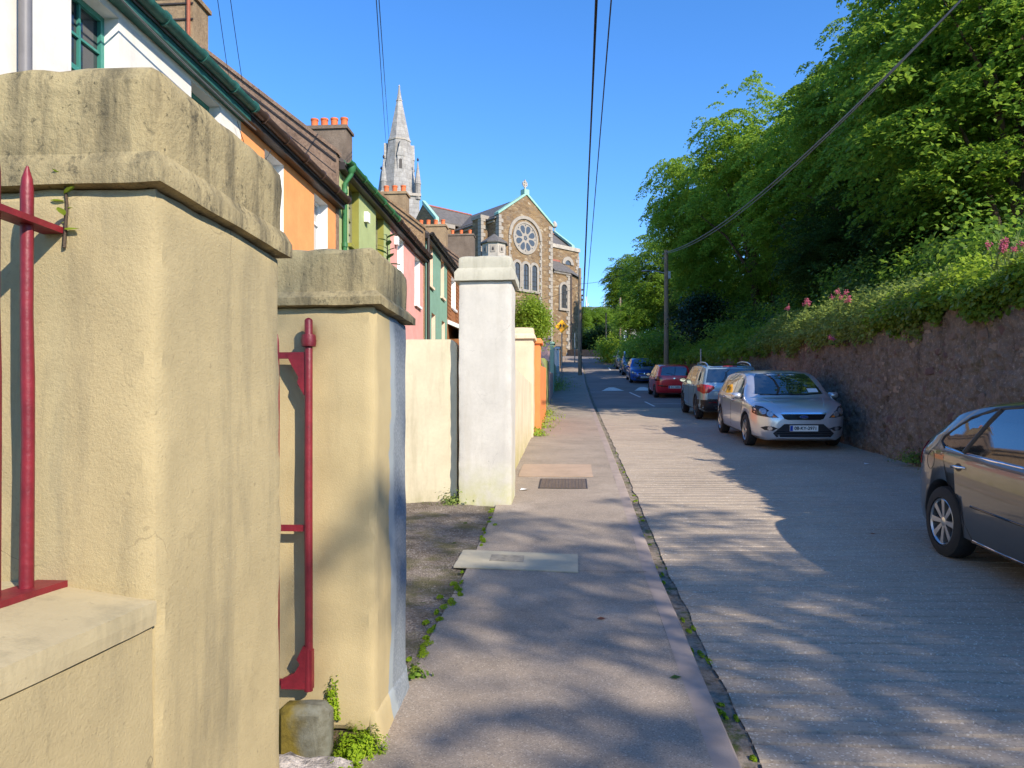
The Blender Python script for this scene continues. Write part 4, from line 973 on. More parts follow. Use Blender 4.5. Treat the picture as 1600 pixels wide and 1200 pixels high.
for k in range(4):
    a = math.pi/2*k
    lu = MB(); lu.box(-.42, .42, -2.0, -1.2, 34.9, 37.0); lu.prism([(-.5, 37.0), (.5, 37.0), (0, 39.2)], -2.05, -1.2, 'y')
    o = lu.build('lucarne', MT['lime_st'], sp); o.rotation_euler = (0, 0, a)
    MB().prism(arch_poly(0, 35.3, 36.4, .19, 8), -2.03, -2.002, 'y').build('opening', MT['gut_black'], o)
    bf = arch_ring(0, 29.4, .55, .95, -2.6, -2.4, 14); bf.box(-.95, -.55, -2.6, -2.4, 26.5, 29.4); bf.box(.55, .95, -2.6, -2.4, 26.5, 29.4)
    o = bf.build('belfry_arch', MT['quoin'], sp); o.rotation_euler = (0, 0, a)
    MB().prism(arch_poly(0, 26.5, 29.4, .55), -2.49, -2.452, 'y').build('louvre', MT['gut_black'], o)
    bf = arch_ring(0, 30.55, .45, .85, -2.6, -2.4, 14).build('band_arch', MT['quoin'], sp); bf.rotation_euler = (0, 0, a)
    MB().prism([(.45*math.cos(math.pi*i/10), 30.55+.45*math.sin(math.pi*i/10)) for i in range(11)], -2.49, -2.452, 'y').build('opening', MT['gut_black'], bf)

# apartment block on the skyline, up the road
ap = thing('apartment_block', 'grey slate-hung apartment block with white dormers above distant trees', 'building', (18.5, 150, 0), R(-8))
MT['apt'] = simple('grey_hung_slate', srgb(92, 98, 108), .7, .15, .8, .2, 3)
MB().box(-6, 8, -4, 4, 10, 20.5).build('wall', simple('apartment_render', srgb(176, 172, 166), .9), ap)
m = MB(); m.loft([[(-6.2, -4.2, 20.5), (8.2, -4.2, 20.5), (8.2, 4.2, 20.5), (-6.2, 4.2, 20.5)], [(-5.6, -3.2, 24.6), (7.6, -3.2, 24.6), (7.6, 3.2, 24.6), (-5.6, 3.2, 24.6)]]); m.build('mansard_roof', MT['apt'], ap)
for x in (-3.9, -1.2, 1.5, 4.2):
    for z in (21.2,):
        w = MB().box(x-.65, x+.65, -4.4, -3.2, z, z+2.3).build('dormer', MT['fr_white'], ap)
        for k in (-1, 1): MB().box(x+k*.3-.24, x+k*.3+.24, -4.43, -4.402, z+.25, z+2.0).build('pane', MT['glass'], w)
    w = MB().box(x-.65, x+.65, -4.2, -3.99, 17.6, 19.6).build('window', MT['fr_white'], ap)
    for k in (-1, 1): MB().box(x+k*.3-.24, x+k*.3+.24, -4.23, -4.202, 17.8, 19.4).build('pane', MT['glass'], w)
for i, (x, h, w) in enumerate([(-4.6, 2.2, .12), (-3.4, 2.6, .3), (-3.0, 1.2, .1), (.2, 2.4, .14), (.9, 1.6, .1), (3.0, 2.0, .25), (5.2, 2.4, .12)]):
    MB().box(x-w/2, x+w/2, -w/2, w/2, 24.6, 24.6+h).build('aerial', MT['fr_white'], ap)
# ------------------------------------------------------------------ cars
def paint(name, col, metal=.55, rough=.28, flake=.06):
    m = NT(name); c = m.mix(m.ramp(m.noise(1.3, 3), [(.3, 0), (.7, 1)]), tuple(v*.96 for v in col), tuple(v*1.04 for v in col))
    m.fin(c, rough, None, metal, .5); m.b.inputs['Coat Weight'].default_value = 1.0; m.b.inputs['Coat Roughness'].default_value = .03
    return m.m
MT['c_glass'] = m_glass('car_glass', (.012, .016, .02), .015)
MT['c_glass'].node_tree.nodes['Principled BSDF'].inputs['Coat Weight'].default_value = 1.0; MT['c_glass'].node_tree.nodes['Principled BSDF'].inputs['Coat IOR'].default_value = 1.7
MT['c_black'] = simple('black_trim', (.018, .018, .02), .5, .1, 6, 0)
MT['c_gloss'] = simple('gloss_black', (.012, .012, .014), .12, .05, 6, 0)
MT['c_seam'] = simple('door_seam', (.012, .012, .012), .7, .05, 6, 0)
MT['tyre'] = simple('tyre_rubber', (.022, .022, .023), .85, .2, 20, .3, 60)
MT['rim'] = simple('alloy_rim', (.58, .57, .56), .3, .08, 6, 0, metal=.9)
MT['rim_d'] = simple('dark_rim', (.16, .16, .165), .35, .08, 6, 0, metal=.8)
MT['chrome'] = simple('chrome', (.75, .76, .78), .12, .03, 6, 0, metal=1)
MT['lampglass'] = simple('lamp_glass', (.42, .44, .46), .08, .3, 22, 0, metal=.7)
MT['lampdark'] = simple('lamp_housing', (.05, .05, .055), .1, .2, 12, 0, metal=.3)
MT['red_lamp'] = simple('red_lamp', (.36, .012, .018), .1, .2, 14, 0, spec=.8)
MT['red_lamp2'] = simple('dark_red_lamp', (.16, .006, .01), .1, .2, 14, 0, spec=.8)
MT['amber'] = simple('amber_lamp', (.7, .22, .05), .12, .1, 12, 0)
MT['plate'] = simple('plate_white', (.78, .78, .74), .4, .03, 6, 0)
MT['plate_blue'] = simple('plate_blue', (.01, .06, .38), .4, .05, 6, 0)
MT['ink'] = simple('plate_ink', (.015, .015, .02), .5, .05, 6, 0)
MT['badge'] = simple('badge_blue', (.02, .05, .22), .2, .05, 6, 0)

def pchip(xs, ys):
    xs = np.array(xs, float); ys = np.array(ys, float); h = np.diff(xs); dl = np.diff(ys)/h; n = len(xs); d = np.zeros(n)
    for i in range(1, n-1):
        if dl[i-1]*dl[i] > 0:
            w1, w2 = 2*h[i]+h[i-1], h[i]+2*h[i-1]; d[i] = (w1+w2)/(w1/dl[i-1]+w2/dl[i])
    d[0], d[-1] = dl[0], dl[-1]
    def f(x):
        x = min(max(x, xs[0]), xs[-1]); i = min(int(np.searchsorted(xs, x, 'right'))-1, n-2); i = max(i, 0)
        t = (x-xs[i])/h[i]
        return float(ys[i]*(1+2*t)*(1-t)**2 + h[i]*d[i]*t*(1-t)**2 + ys[i+1]*t*t*(3-2*t) + h[i]*d[i+1]*t*t*(t-1))
    return f
def sstep(a, b, x): t = min(max((x-a)/(b-a), 0), 1); return t*t*(3-2*t)

class Car:
    """lofted shell; panels (glass, lamps, grilles) are laid on it by ray casting and given thickness"""
    def __init__(s, spec):
        s.sp = spec; s.xr, s.xf = spec['x']; W = spec['W']/2
        s.ft = pchip(*zip(*spec['top'])); s.fw = pchip(*zip(*spec['belt'])); s.fb = pchip(*zip(*spec['bot'])); s.fp = pchip(*zip(*spec['plan']))
        s.tum = spec.get('tumble', .36); s.W = W
        s.shell = s.make_shell()
        bm = bmesh.new(); bm.from_mesh(s.shell); s.bvh = BVHTree.FromBMesh(bm); bm.free()
    def section(s, x):
        W = s.W*s.fp(x); zt, zw, zb = s.ft(x), s.fw(x), s.fb(x); zw = min(zw, zt-.01); c = zt-zw; k = sstep(.10, .40, c)
        wb = W*.955; hi = s.sp.get('round', .62)
        L = lambda a, b: a+(b-a)*k
        pts = [(0, zb), (W*.55, zb), (W*.86, zb+.005), (W*.965, zb+.07), (W*.995, zb+.20), (W, zb + .55*(zw-zb)), (W*.992, zw-.10), (W*.978, zw-.035), (wb, zw),
               (L(W*.91, wb-.30*c*s.tum*1.0), zw+L(.45, .30)*c), (L(W*.84, wb-.62*c*s.tum), zw+L(.70, .62)*c), (L(W*.74, wb-.90*c*s.tum-.015), zw+L(.86, .885)*c),
               (L(W*.62, wb-c*s.tum-.075), zw+L(.94, .965)*c), (W*L(.34, .36), zt-.012*(1-k)*0-.006), (0, zt)]
        return pts
    def make_shell(s):
        xs = sorted(set([round(v, 4) for v in list(np.linspace(s.xr, s.xf, 74)) + [s.xr+d for d in (.006, .02, .045, .08, .12)] + [s.xf-d for d in (.006, .02, .045, .08, .12)]]))
        mb = MB(); rings = []
        for x in xs:
            h = s.section(x); ring = [(x, y, z) for y, z in h] + [(x, -y, z) for y, z in h[-2:0:-1]]
            rings.append(ring)
        mb.loft(rings); me = mb.mesh('shell', MT['c_black'], 32); return me
    def cast(s, o, d):
        hit = s.bvh.ray_cast(Vector(o), Vector(d))
        return hit[0], hit[1]
    def panel(s, name, poly, view, mat, parent, off=.004, cell=.05, skirt=.012, mirror=False, side=1):
        """poly in (x,z) for view 'side', (y,z) for 'front'/'rear', (x,y) for 'top'"""
        for sg in ((1, -1) if mirror else (side,)):
            bm = bmesh.new(); vs = [bm.verts.new((p[0], p[1], 0)) for p in poly]; bm.faces.new(vs)
            a = np.array(poly)
            for ax in (0, 1):
                lo, hi = a[:, ax].min(), a[:, ax].max(); k = max(1, int((hi-lo)/cell))
                for i in range(1, k):
                    co = [0, 0, 0]; no = [0, 0, 0]; co[ax] = lo+(hi-lo)*i/k; no[ax] = 1
                    bmesh.ops.bisect_plane(bm, geom=bm.verts[:]+bm.edges[:]+bm.faces[:], plane_co=co, plane_no=no)
            bmesh.ops.triangulate(bm, faces=[f for f in bm.faces if len(f.verts) > 4])
            bound = set(v for e in bm.edges if e.is_boundary for v in e.verts)
            inner = {}
            for v in bm.verts:
                u, w = v.co.x, v.co.y
                if view == 'side': o, d = (u, sg*3, w), (0, -sg, 0)
                elif view == 'front': o, d = (4, sg*u, w), (-1, 0, 0)
                elif view == 'rear': o, d = (-4, sg*u, w), (1, 0, 0)
                else: o, d = (u, sg*w, 4), (0, 0, -1)
                p, nn = s.cast(o, d)
                if p is None:
                    p, nn, _, _ = s.bvh.find_nearest(Vector(o) + Vector(d)*(3-s.W if view == 'side' else 2.0))
                if nn.dot(Vector(d)) > 0: nn = -nn
                v.co = p + nn*off; inner[v] = p - nn*skirt
            if skirt:
                for e in [e for e in bm.edges if e.is_boundary]:
                    a_, b_ = e.verts
                    for v in (a_, b_):
                        if not isinstance(inner[v], bmesh.types.BMVert): inner[v] = bm.verts.new(inner[v])
                    try: bm.faces.new((a_, b_, inner[b_], inner[a_]))
                    except ValueError: pass
            bmesh.ops.recalc_face_normals(bm, faces=bm.faces)
            me = bpy.data.meshes.new(name); bm.to_mesh(me); bm.free(); me.materials.append(mat)
            me.polygons.foreach_set('use_smooth', [True]*len(me.polygons))
            try: me.set_sharp_from_angle(angle=R(35))
            except Exception: pass
            o = link(name, me, parent)
        return o
    def line(s, name, pts, view, mat, parent, w=.006, mirror=True, side=1, off=.0015):
        for sg in ((1, -1) if mirror else (side,)):
            mb = MB(); P3 = []
            dense = []
            for i in range(len(pts)-1):
                n = max(2, int(math.dist(pts[i], pts[i+1])/.06))
                dense += [(pts[i][0]+(pts[i+1][0]-pts[i][0])*k/n, pts[i][1]+(pts[i+1][1]-pts[i][1])*k/n) for k in range(n)]
            dense.append(pts[-1])
            for u, w_ in dense:
                if view == 'side': o, d = (u, sg*3, w_), (0, -sg, 0)
                elif view == 'front': o, d = (4, sg*u, w_), (-1, 0, 0)
                elif view == 'rear': o, d = (-4, sg*u, w_), (1, 0, 0)
                else: o, d = (u, sg*w_, 4), (0, 0, -1)
                p, nn = s.cast(o, d)
                if p is not None: P3.append(p + nn*(off - w*.5))
            if len(P3) > 1: mb.tube(P3, w, 6).build(name, mat, parent, 60)
    def build(s, label, col, loc_s, loc_t, facing, yaw=0, group='cars parked along the retaining wall', name='parked_car'):
        sp = s.sp; root = thing(name, label, 'car', (0,0,0), 0, group); s.root = root
        # on the slope
        sl = slope(loc_s); z = (G(loc_s) - .060) if loc_s < 26.9 else on_tar(loc_s, loc_t) + .002
        up = Vector((0, 0, 1)); fwd = P(1, 0) ; fwd = Vector((fwd.x, fwd.y, sl)).normalized()*facing
        fwd = Matrix.Rotation(R(yaw), 3, 'Z') @ fwd
        left = Vector((0,0,1)).cross(fwd).normalized(); up = fwd.cross(left)
        root.matrix_world = Matrix(((fwd.x, left.x, up.x, 0), (fwd.y, left.y, up.y, 0), (fwd.z, left.z, up.z, 0), (0, 0, 0, 1)))
        root.location = P(loc_s, loc_t, z)
        # wheel arches cut out of the shell
        cut = MB(); r = sp['wr'] + .045
        for ax in sp['axle']:
            for sg in (-1, 1): cut.lathe([(r, sg*(s.W+.2)), (r, sg*(s.W-.27))], (ax, 0, sp['wr']+.02), 28, 'y')
        cm = cut.mesh('cutter', MT['c_black'], 40); co = link('cutter', cm); bo = link('body', s.shell.copy())
        bo.data.materials.clear(); bo.data.materials.append(col); bo.data.materials.append(MT['c_black'])
        cm.polygons.foreach_set('material_index', [0]*len(cm.polygons))
        md = bo.modifiers.new('b', 'BOOLEAN'); md.object = co; md.operation = 'DIFFERENCE'; md.solver = 'EXACT'; md.material_mode = 'TRANSFER'
        dg = bpy.context.evaluated_depsgraph_get(); me = bpy.data.meshes.new_from_object(bo.evaluated_get(dg))
        bpy.data.objects.remove(co); bpy.data.objects.remove(bo)
        body = link('body', me, root); s.body = body
        for i, mm in enumerate(list(me.materials)):
            if mm is None: me.materials[i] = MT['c_black']
        # wheels
        for ax in sp['axle']:
            for sg in (-1, 1): s.wheel(ax, sg)
        # underside plate and arch lip
        return root
    def wheel(s, ax, sg):
        sp = s.sp; r = sp['wr']; key = (r, sp.get('spokes', 5), sp.get('rim', 'rim'))
        w = link('wheel', WH(key)[0], s.root); w.location = (ax, sg*(s.W-.115), r); w.scale = (1, sg, 1)
        o = link('rim', WH(key)[1], w)
_wh = {}
def WH(key):
    if key in _wh: return _wh[key]
    r, n, rm = key; t = MB(); hw = .10
    t.lathe([(r*.66, -hw), (r*.86, -hw), (r*.965, -hw*.82), (r, -hw*.5), (r, hw*.5), (r*.965, hw*.82), (r*.86, hw), (r*.68, hw), (r*.655, hw*.6), (r*.655, -hw*.6)], (0,0,0), 36, 'y')
    # close to a torus like ring
    t.f.pop(); t.f.pop(); t.mi.pop(); t.mi.pop()
    k = 36; t.f += [(9*k+j, 9*k+(j+1) % k, (j+1) % k, j) for j in range(k)]; t.mi += [0]*k
    tm = t.mesh('tyre', MT['tyre'], 40)
    d = MB(); ri = r*.665
    d.lathe([(ri, .085), (ri*.95, .095), (ri*.90, .08), (ri*.89, -.05), (ri, -.06)], (0,0,0), 36, 'y'); d.f.pop(); d.f.pop(); d.mi.pop(); d.mi.pop()
    d.lathe([(.001, -.055), (ri*.9, -.055), (ri*.9, -.045), (.001, -.045)], (0,0,0), 24, 'y', 1)
    d.lathe([(.001, .02), (r*.16, .02), (r*.15, .075), (r*.08, .085), (.001, .085)], (0,0,0), 16, 'y')
    for i in range(n):
        a = 2*math.pi*i/n; 
        for off in ((-.075, .075) if n <= 5 else (0,)):
            d0 = Vector((math.cos(a+off), math.sin(a+off))); p = Vector((-d0.y, d0.x)); w0, w1 = (r*.055, r*.05) if n <= 5 else (r*.05, r*.085)
            q = [d0*r*.10-p*w0, d0*r*.10+p*w0, d0*ri*.95+p*w1, d0*ri*.95-p*w1]
            yt = [.078, .078, .088, .088]; yb = [.03, .03, .05, .05]
            d.add([(v.x, y, v.y) for v, y in zip(q, yt)] + [(v.x, y, v.y) for v, y in zip(q, yb)], [(0,1,2,3), (7,6,5,4), (0,4,5,1), (1,5,6,2), (2,6,7,3), (3,7,4,0)])
    rmh = d.mesh('rim', [MT[rm], MT['c_black']], 30)
    _wh[key] = (tm, rmh); return _wh[key]
def text_mesh(txt, size, mat, width=None, bold=0):
    cu = bpy.data.curves.new('text', 'FONT'); cu.body = txt; cu.size = size; cu.align_x = 'CENTER'; cu.align_y = 'CENTER'; cu.extrude = .0015; cu.offset = bold
    o = bpy.data.objects.new('t', cu); COL.objects.link(o); bpy.context.view_layer.update()
    me = bpy.data.meshes.new_from_object(o.evaluated_get(bpy.context.evaluated_depsgraph_get())); bpy.data.objects.remove(o)
    me.materials.clear(); me.materials.append(mat)
    if width:
        xs = [v.co.x for v in me.vertices]; k = width/(max(xs)-min(xs))
        for v in me.vertices: v.co.x *= k
    return me
def number_plate(car, txt, x, z, face, tilt=0):
    """face +1 at the nose, -1 at the tail"""
    p = MB().box(-.006, .006, -.26, .26, -.056, .056).build('number_plate', MT['plate'], car.root)
    p.location = (x, 0, z); p.rotation_euler = (0, tilt, 0 if face > 0 else math.pi)
    MB().box(.0062, .008, -.255, -.205, -.05, .05).build('blue_band', MT['plate_blue'], p)
    t = link('characters', text_mesh(txt, .088, MT['ink'], .40, .0018), p); t.rotation_euler = (R(90), 0, R(90)); t.location = (.008, .03, 0)
    return p
def mirrors(car, x, z, mat, y=None):
    for sg in (-1, 1):
        yy = sg*((y or car.W*.95)+.10); m = MB(); rings = []
        for dx, sc_ in ((-.055, .75), (-.05, .97), (0, 1), (.05, .85), (.085, .45)):
            rings.append([(x+dx, yy + .105*sc_*math.copysign(abs(math.cos(a))**.7, math.cos(a)), z + .068*sc_*math.copysign(abs(math.sin(a))**.7, math.sin(a))) for a in [2*math.pi*i/14 for i in range(14)]])
        m.loft(rings); o = m.build('mirror', mat, car.root, 50)
        g = MB(); g.loft([[(x+dx, yy + .09*math.cos(a)*s_, z + .055*math.sin(a)*s_) for a in [2*math.pi*i/14 for i in range(14)]] for dx, s_ in ((-.0585, 1), (-.0565, 1))]); g.build('mirror_glass', MT['chrome'], o)
        MB().box(x-.02, x+.05, min(yy, sg*car.W*.86), max(yy-sg*.05, sg*car.W*.86), z-.06, z-.025).build('mirror_arm', MT['c_black'], o)
def handle(car, x, z, mat, sides=(1, -1)):
    for sg in sides:
        p, nn = car.cast((x, sg*3, z), (0, -sg, 0))
        if p is None: continue
        m = MB(); m.tube([(x-.10, p.y-sg*.005, z-.003), (x-.08, p.y+sg*.024, z), (x+.06, p.y+sg*.026, z+.006), (x+.10, p.y-sg*.004, z+.006)], [.012, .014, .014, .010], 8)
        m.build('door_handle', mat, car.root, 60)
        car.panel('handle_cup', [(x+.06*math.cos(a)-.01, z+.036*math.sin(a)) for a in [2*math.pi*i/12 for i in range(12)]], 'side', MT['c_black'], car.root, .0015, .05, .004, side=sg)
def oval(cx, cz, a, b, n=18): return [(cx+a*math.cos(2*math.pi*i/n), cz+b*math.sin(2*math.pi*i/n)) for i in range(n)]
def wiper(car, pts, view):
    car.line('wiper', pts, view, MT['c_black'], car.root, .009, False, 1, .014)
FOC = dict(x=(-2.14, 2.20), W=1.84, wr=.318, axle=(-1.32, 1.32), spokes=5, tumble=.38,
  top=[(-2.14,.74),(-2.125,.90),(-2.06,1.00),(-1.80,1.17),(-1.42,1.385),(-1.0,1.455),(-.4,1.495),(.05,1.49),(.38,1.445),(.62,1.335),(.92,1.17),(1.20,1.01),(1.30,.975),(1.7,.92),(1.98,.835),(2.12,.75),(2.18,.68),(2.20,.60)],
  belt=[(-2.14,.66),(-2.10,.86),(-1.95,.95),(-1.4,.985),(-.4,.955),(.6,.93),(1.1,.915),(1.35,.895),(1.75,.835),(2.0,.745),(2.14,.64),(2.2,.52)],
  bot=[(-2.14,.40),(-2.05,.27),(-1.7,.19),(1.7,.19),(2.05,.18),(2.2,.23)],
  plan=[(-2.14,.70),(-2.10,.80),(-2.0,.885),(-1.75,.95),(-1.3,.985),(0,1),(1.2,.99),(1.6,.965),(1.85,.915),(2.02,.83),(2.13,.72),(2.18,.62),(2.2,.54)])
def scaled(sp, kx, kw, kz, **kw_):
    o = dict(sp); o['x'] = tuple(v*kx for v in sp['x']); o['W'] = sp['W']*kw; o['axle'] = tuple(v*kx for v in sp['axle'])
    for k in ('top', 'belt', 'bot'): o[k] = [(a*kx, b*kz) for a, b in sp[k]]
    o['plan'] = [(a*kx, b) for a, b in sp['plan']]; o.update(kw_); return o
def glasshouse(c, kx=1, kz=1, ky=1, screen=True, rear=True):
    S = lambda L: [(a*kx, b*kz) for a, b in L]
    F = lambda L: [(a*ky, b*kz) for a, b in L]
    side = [S([(.95,.965),(.72,1.13),(.45,1.305),(.20,1.375),(.03,1.39),(.0,.955)]), S([(-.055,.965),(-.035,1.395),(-.45,1.405),(-.80,1.37),(-.98,1.315),(-1.0,.985)]), S([(-1.05,.995),(-1.035,1.29),(-1.16,1.225),(-1.42,1.05),(-1.40,1.02)])]
    for p in side: c.panel('side_window', p, 'side', MT['c_glass'], c.root, .004, .08, .012, True)
    if screen: c.panel('windscreen', F([(-.67,1.03),(-.3,1.005),(.3,1.005),(.67,1.03),(.56,1.36),(.50,1.42),(.25,1.435),(-.25,1.435),(-.50,1.42),(-.56,1.36)]), 'front', MT['c_glass'], c.root, .004, .07, .012)
    if rear: c.panel('rear_window', F([(-.60,1.02),(.60,1.02),(.52,1.33),(.45,1.37),(-.45,1.37),(-.52,1.33)]), 'rear', MT['c_glass'], c.root, .004, .07, .012)
def seams(c, kx=1, kz=1):
    S = lambda L: [(a*kx, b*kz) for a, b in L]
    c.line('door_seam', S([(1.0,.90),(1.02,.6),(.93,.30)]), 'side', MT['c_seam'], c.root, .004)
    c.line('door_seam', S([(-.03,.95),(-.03,.30)]), 'side', MT['c_seam'], c.root, .004)
    c.line('door_seam', S([(-1.02,.97),(-1.0,.80),(-.90,.55),(-.86,.30)]), 'side', MT['c_seam'], c.root, .004)
def face_front(c, kx=1, ky=1, kz=1, chrome=True):
    F = lambda L: [(a*ky, b*kz) for a, b in L]
    for sg in (1, -1):
        h = c.panel('headlight', F([(.855,.80),(.80,.84),(.70,.82),(.52,.68),(.46,.625),(.60,.625),(.80,.655),(.86,.70)]), 'front', MT['lampdark'], c.root, .006, .05, .015, side=sg)
        for (y, z, r) in ((.715, .735, .058), (.605, .69, .055)):
            c.panel('lamp_lens', F(oval(y, z, r, r*.95, 14)), 'front', MT['lampglass'], h, .016, .05, .02, side=sg)
        c.panel('indicator', F([(.53,.66),(.49,.632),(.565,.632),(.58,.665)]), 'front', MT['amber'], h, .010, .05, .01, side=sg)
        fo = c.panel('fog_recess', F([(.48,.425),(.56,.455),(.68,.46),(.76,.43),(.70,.385),(.56,.375)]), 'front', MT['c_black'], c.root, .004, .06, .01, side=sg)
        c.panel('fog_lamp', F(oval(.61, .418, .042, .038, 12)), 'front', MT['lampglass'], fo, .012, .05, .015, side=sg)
    if chrome: c.panel('grille_trim', F([(-.42,.69),(.42,.69),(.40,.715),(-.40,.715)]), 'front', MT['chrome'], c.root, .012, .08, .02)
    c.panel('grille', F([(-.41,.685),(.41,.685),(.36,.605),(.30,.585),(-.30,.585),(-.36,.605)]), 'front', MT['c_gloss'], c.root, .006, .08, .015)
    c.panel('lower_grille', F([(-.36,.505),(.36,.505),(.56,.33),(.50,.255),(-.50,.255),(-.56,.33)]), 'front', MT['c_black'], c.root, .005, .08, .015)
    for z in (.285, .325, .365):
        c.line('grille_bar', F([(-.50+.1*(z-.28), z), (.50-.1*(z-.28), z)]), 'front', MT['c_gloss'], c.root, .007, False, 1, .008)
def tail_hatch(c, ky=1, kz=1, lamps=None, mat='red_lamp'):
    F = lambda L: [(a*ky, b*kz) for a, b in L]
    for sg in (1, -1): c.panel('tail_light', F(lamps or [(.86,.86),(.80,.98),(.66,1.0),(.64,.86),(.70,.76),(.86,.74)]), 'rear', MT[mat], c.root, .006, .05, .015, side=sg)

# silver hatchback facing down the hill
PAINT_S = paint('silver_paint', (.55, .565, .60), .6, .3)
c = Car(FOC); c.build('silver hatchback with its nose downhill parked tight against the rubble wall', PAINT_S, 16.65, 4.42, -1, -.6)
glasshouse(c); seams(c); face_front(c); tail_hatch(c); mirrors(c, .82, .985, PAINT_S); handle(c, -.12+.30, .86, PAINT_S); handle(c, -.80, .88, PAINT_S)
number_plate(c, '08-KY-2971', 2.215, .425, 1)
bg = c.panel('badge', oval(0, .637, .082, .034), 'front', MT['chrome'], c.root, .016, .05, .02)
c.panel('badge_oval', oval(0, .637, .074, .028), 'front', MT['badge'], bg, .0185, .05, .004)
bt = link('badge_script', text_mesh('Ford', .05, MT['chrome'], .09), bg); bt.rotation_euler = (R(90), 0, R(90)); bt.location = (2.222, 0, .637)
c.panel('tax_disc', [(.40,1.055),(.60,1.06),(.585,1.13),(.395,1.13)], 'front', MT['plate'], c.root, .007, .1, .002, side=1)
wiper(c, [(-.58, 1.02), (-.2, 1.018), (.05, 1.03)], 'front'); wiper(c, [(.0, 1.012), (.35, 1.02), (.58, 1.04)], 'front')
MB().tube([(.15, 0, 1.49), (.06, 0, 1.58)], .006, 6).build('aerial', MT['c_black'], c.root)
c.line('bonnet_line', [(1.32, .60), (1.75, .50), (2.05, .40)], 'top', PAINT_S, c.root, .006)
c.panel('sill_trim', [(1.0, .20), (-1.0, .20), (-1.0, .25), (1.0, .25)], 'side', MT['c_black'], c.root, .004, .15, .01, True)

# bronze-grey hatchback, front out of frame
C4 = dict(x=(-2.06, 2.24), W=1.79, wr=.328, axle=(-1.305, 1.305), spokes=8, tumble=.40,
  top=[(-2.06,.70),(-2.05,.88),(-2.00,1.02),(-1.86,1.12),(-1.62,1.245),(-1.30,1.375),(-.95,1.45),(-.4,1.49),(.1,1.485),(.45,1.43),(.85,1.25),(1.25,1.03),(1.36,.98),(1.8,.92),(2.08,.82),(2.2,.70),(2.24,.60)],
  belt=[(-2.06,.62),(-2.03,.84),(-1.92,.965),(-1.5,1.005),(-.4,.965),(.6,.94),(1.15,.92),(1.45,.895),(1.9,.82),(2.15,.68),(2.24,.52)],
  bot=[(-2.06,.42),(-1.98,.28),(-1.65,.19),(1.7,.19),(2.1,.19),(2.24,.24)],
  plan=[(-2.06,.66),(-2.03,.77),(-1.95,.87),(-1.75,.94),(-1.3,.985),(0,1),(1.3,.985),(1.75,.94),(2.02,.84),(2.16,.72),(2.24,.54)])
PAINT_B = paint('bronze_grey_paint', (.07, .07, .071), .45, .28)
c = Car(C4); c.build('dark bronze grey hatchback with chrome door handles parked below the ivy', PAINT_B, 5.82, 4.27, -1, 0)
for nm, p in (('side_window', [(.95,.985),(.72,1.15),(.45,1.31),(.20,1.385),(.03,1.40),(.0,.98)]), ('side_window', [(-.065,.985),(-.04,1.405),(-.45,1.41),(-.72,1.385),(-.98,1.0)]), ('quarter_window', [(-1.05,1.0),(-.83,1.36),(-1.0,1.325),(-1.28,1.20),(-1.42,1.09),(-1.43,1.055),(-1.33,1.02)])):
    c.panel(nm, p, 'side', MT['c_glass'], c.root, .003, .08, .012, True)
# dark window surround and chrome belt strip
c.line('window_surround', [(.98,.975),(.45,1.325),(.2,1.40),(-.45,1.425),(-.85,1.385),(-1.15,1.29),(-1.45,1.10),(-1.46,1.055),(-1.36,1.01)], 'side', MT['c_black'], c.root, .021)
c.line('pillar_trim', [(-1.015,.995), (-.775,1.385)], 'side', MT['c_black'], c.root, .036)
c.line('pillar_trim', [(-.033,.985), (-.005,1.40)], 'side', MT['c_black'], c.root, .026)
c.line('belt_strip', [(1.0,.965),(.0,.968),(-1.0,.985),(-1.33,1.006),(-1.45,1.04)], 'side', MT['chrome'], c.root, .010)
c.panel('windscreen', [(-.67,1.05),(.67,1.05),(.55,1.38),(.48,1.42),(-.48,1.42),(-.55,1.38)], 'front', MT['c_glass'], c.root, .004, .07, .012)
c.panel('rear_window', [(-.58,1.09),(.58,1.09),(.50,1.36),(.44,1.40),(-.44,1.40),(-.50,1.36)], 'rear', MT['c_glass'], c.root, .004, .07, .012)
for sg in (1, -1):
    c.panel('tail_light', [(-1.80,1.03),(-1.90,1.02),(-2.03,.86),(-2.04,.78),(-1.95,.80),(-1.86,.93)], 'side', MT['red_lamp2'], c.root, .006, .04, .012, side=sg)
    c.panel('tail_light', [(.80,.96),(.55,.99),(.48,.88),(.62,.82),(.80,.80)], 'rear', MT['red_lamp'], c.root, .006, .05, .012, side=sg)
c.line('door_seam', [(-.02,.965),(-.02,.62),(.0,.30)], 'side', MT['c_seam'], c.root, .0035)
c.line('door_seam', [(-1.36,1.0),(-1.28,.84),(-1.22,.72),(-.99,.55),(-.90,.40),(-.80,.27)], 'side', MT['c_seam'], c.root, .0035)
c.line('sill_line', [(-.80,.27),(-.4,.26),(1.1,.26)], 'side', MT['chrome'], c.root, .0035)
c.line('bump_strip', [(-.80,.56),(-.02,.55)], 'side', MT['c_gloss'], c.root, .012)
c.line('bump_strip', [(.01,.55),(.95,.53)], 'side', MT['c_gloss'], c.root, .012)
c.line('fuel_flap', oval(-1.58, .87, .085, .085, 20) + [(-1.495, .87)], 'side', MT['c_seam'], c.root, .003, False, -1)
handle(c, -1.02+.0, .865, MT['chrome']); handle(c, .02+.22, .85, MT['chrome'])
face_front(c); mirrors(c, .84, 1.0, PAINT_B); number_plate(c, '141-C-2204', -2.065, .62, -1)
c.panel('sill_trim', [(.95, .19), (-.92, .19), (-.86, .245), (.95, .245)], 'side', MT['c_gloss'], c.root, .006, .15, .01, True)

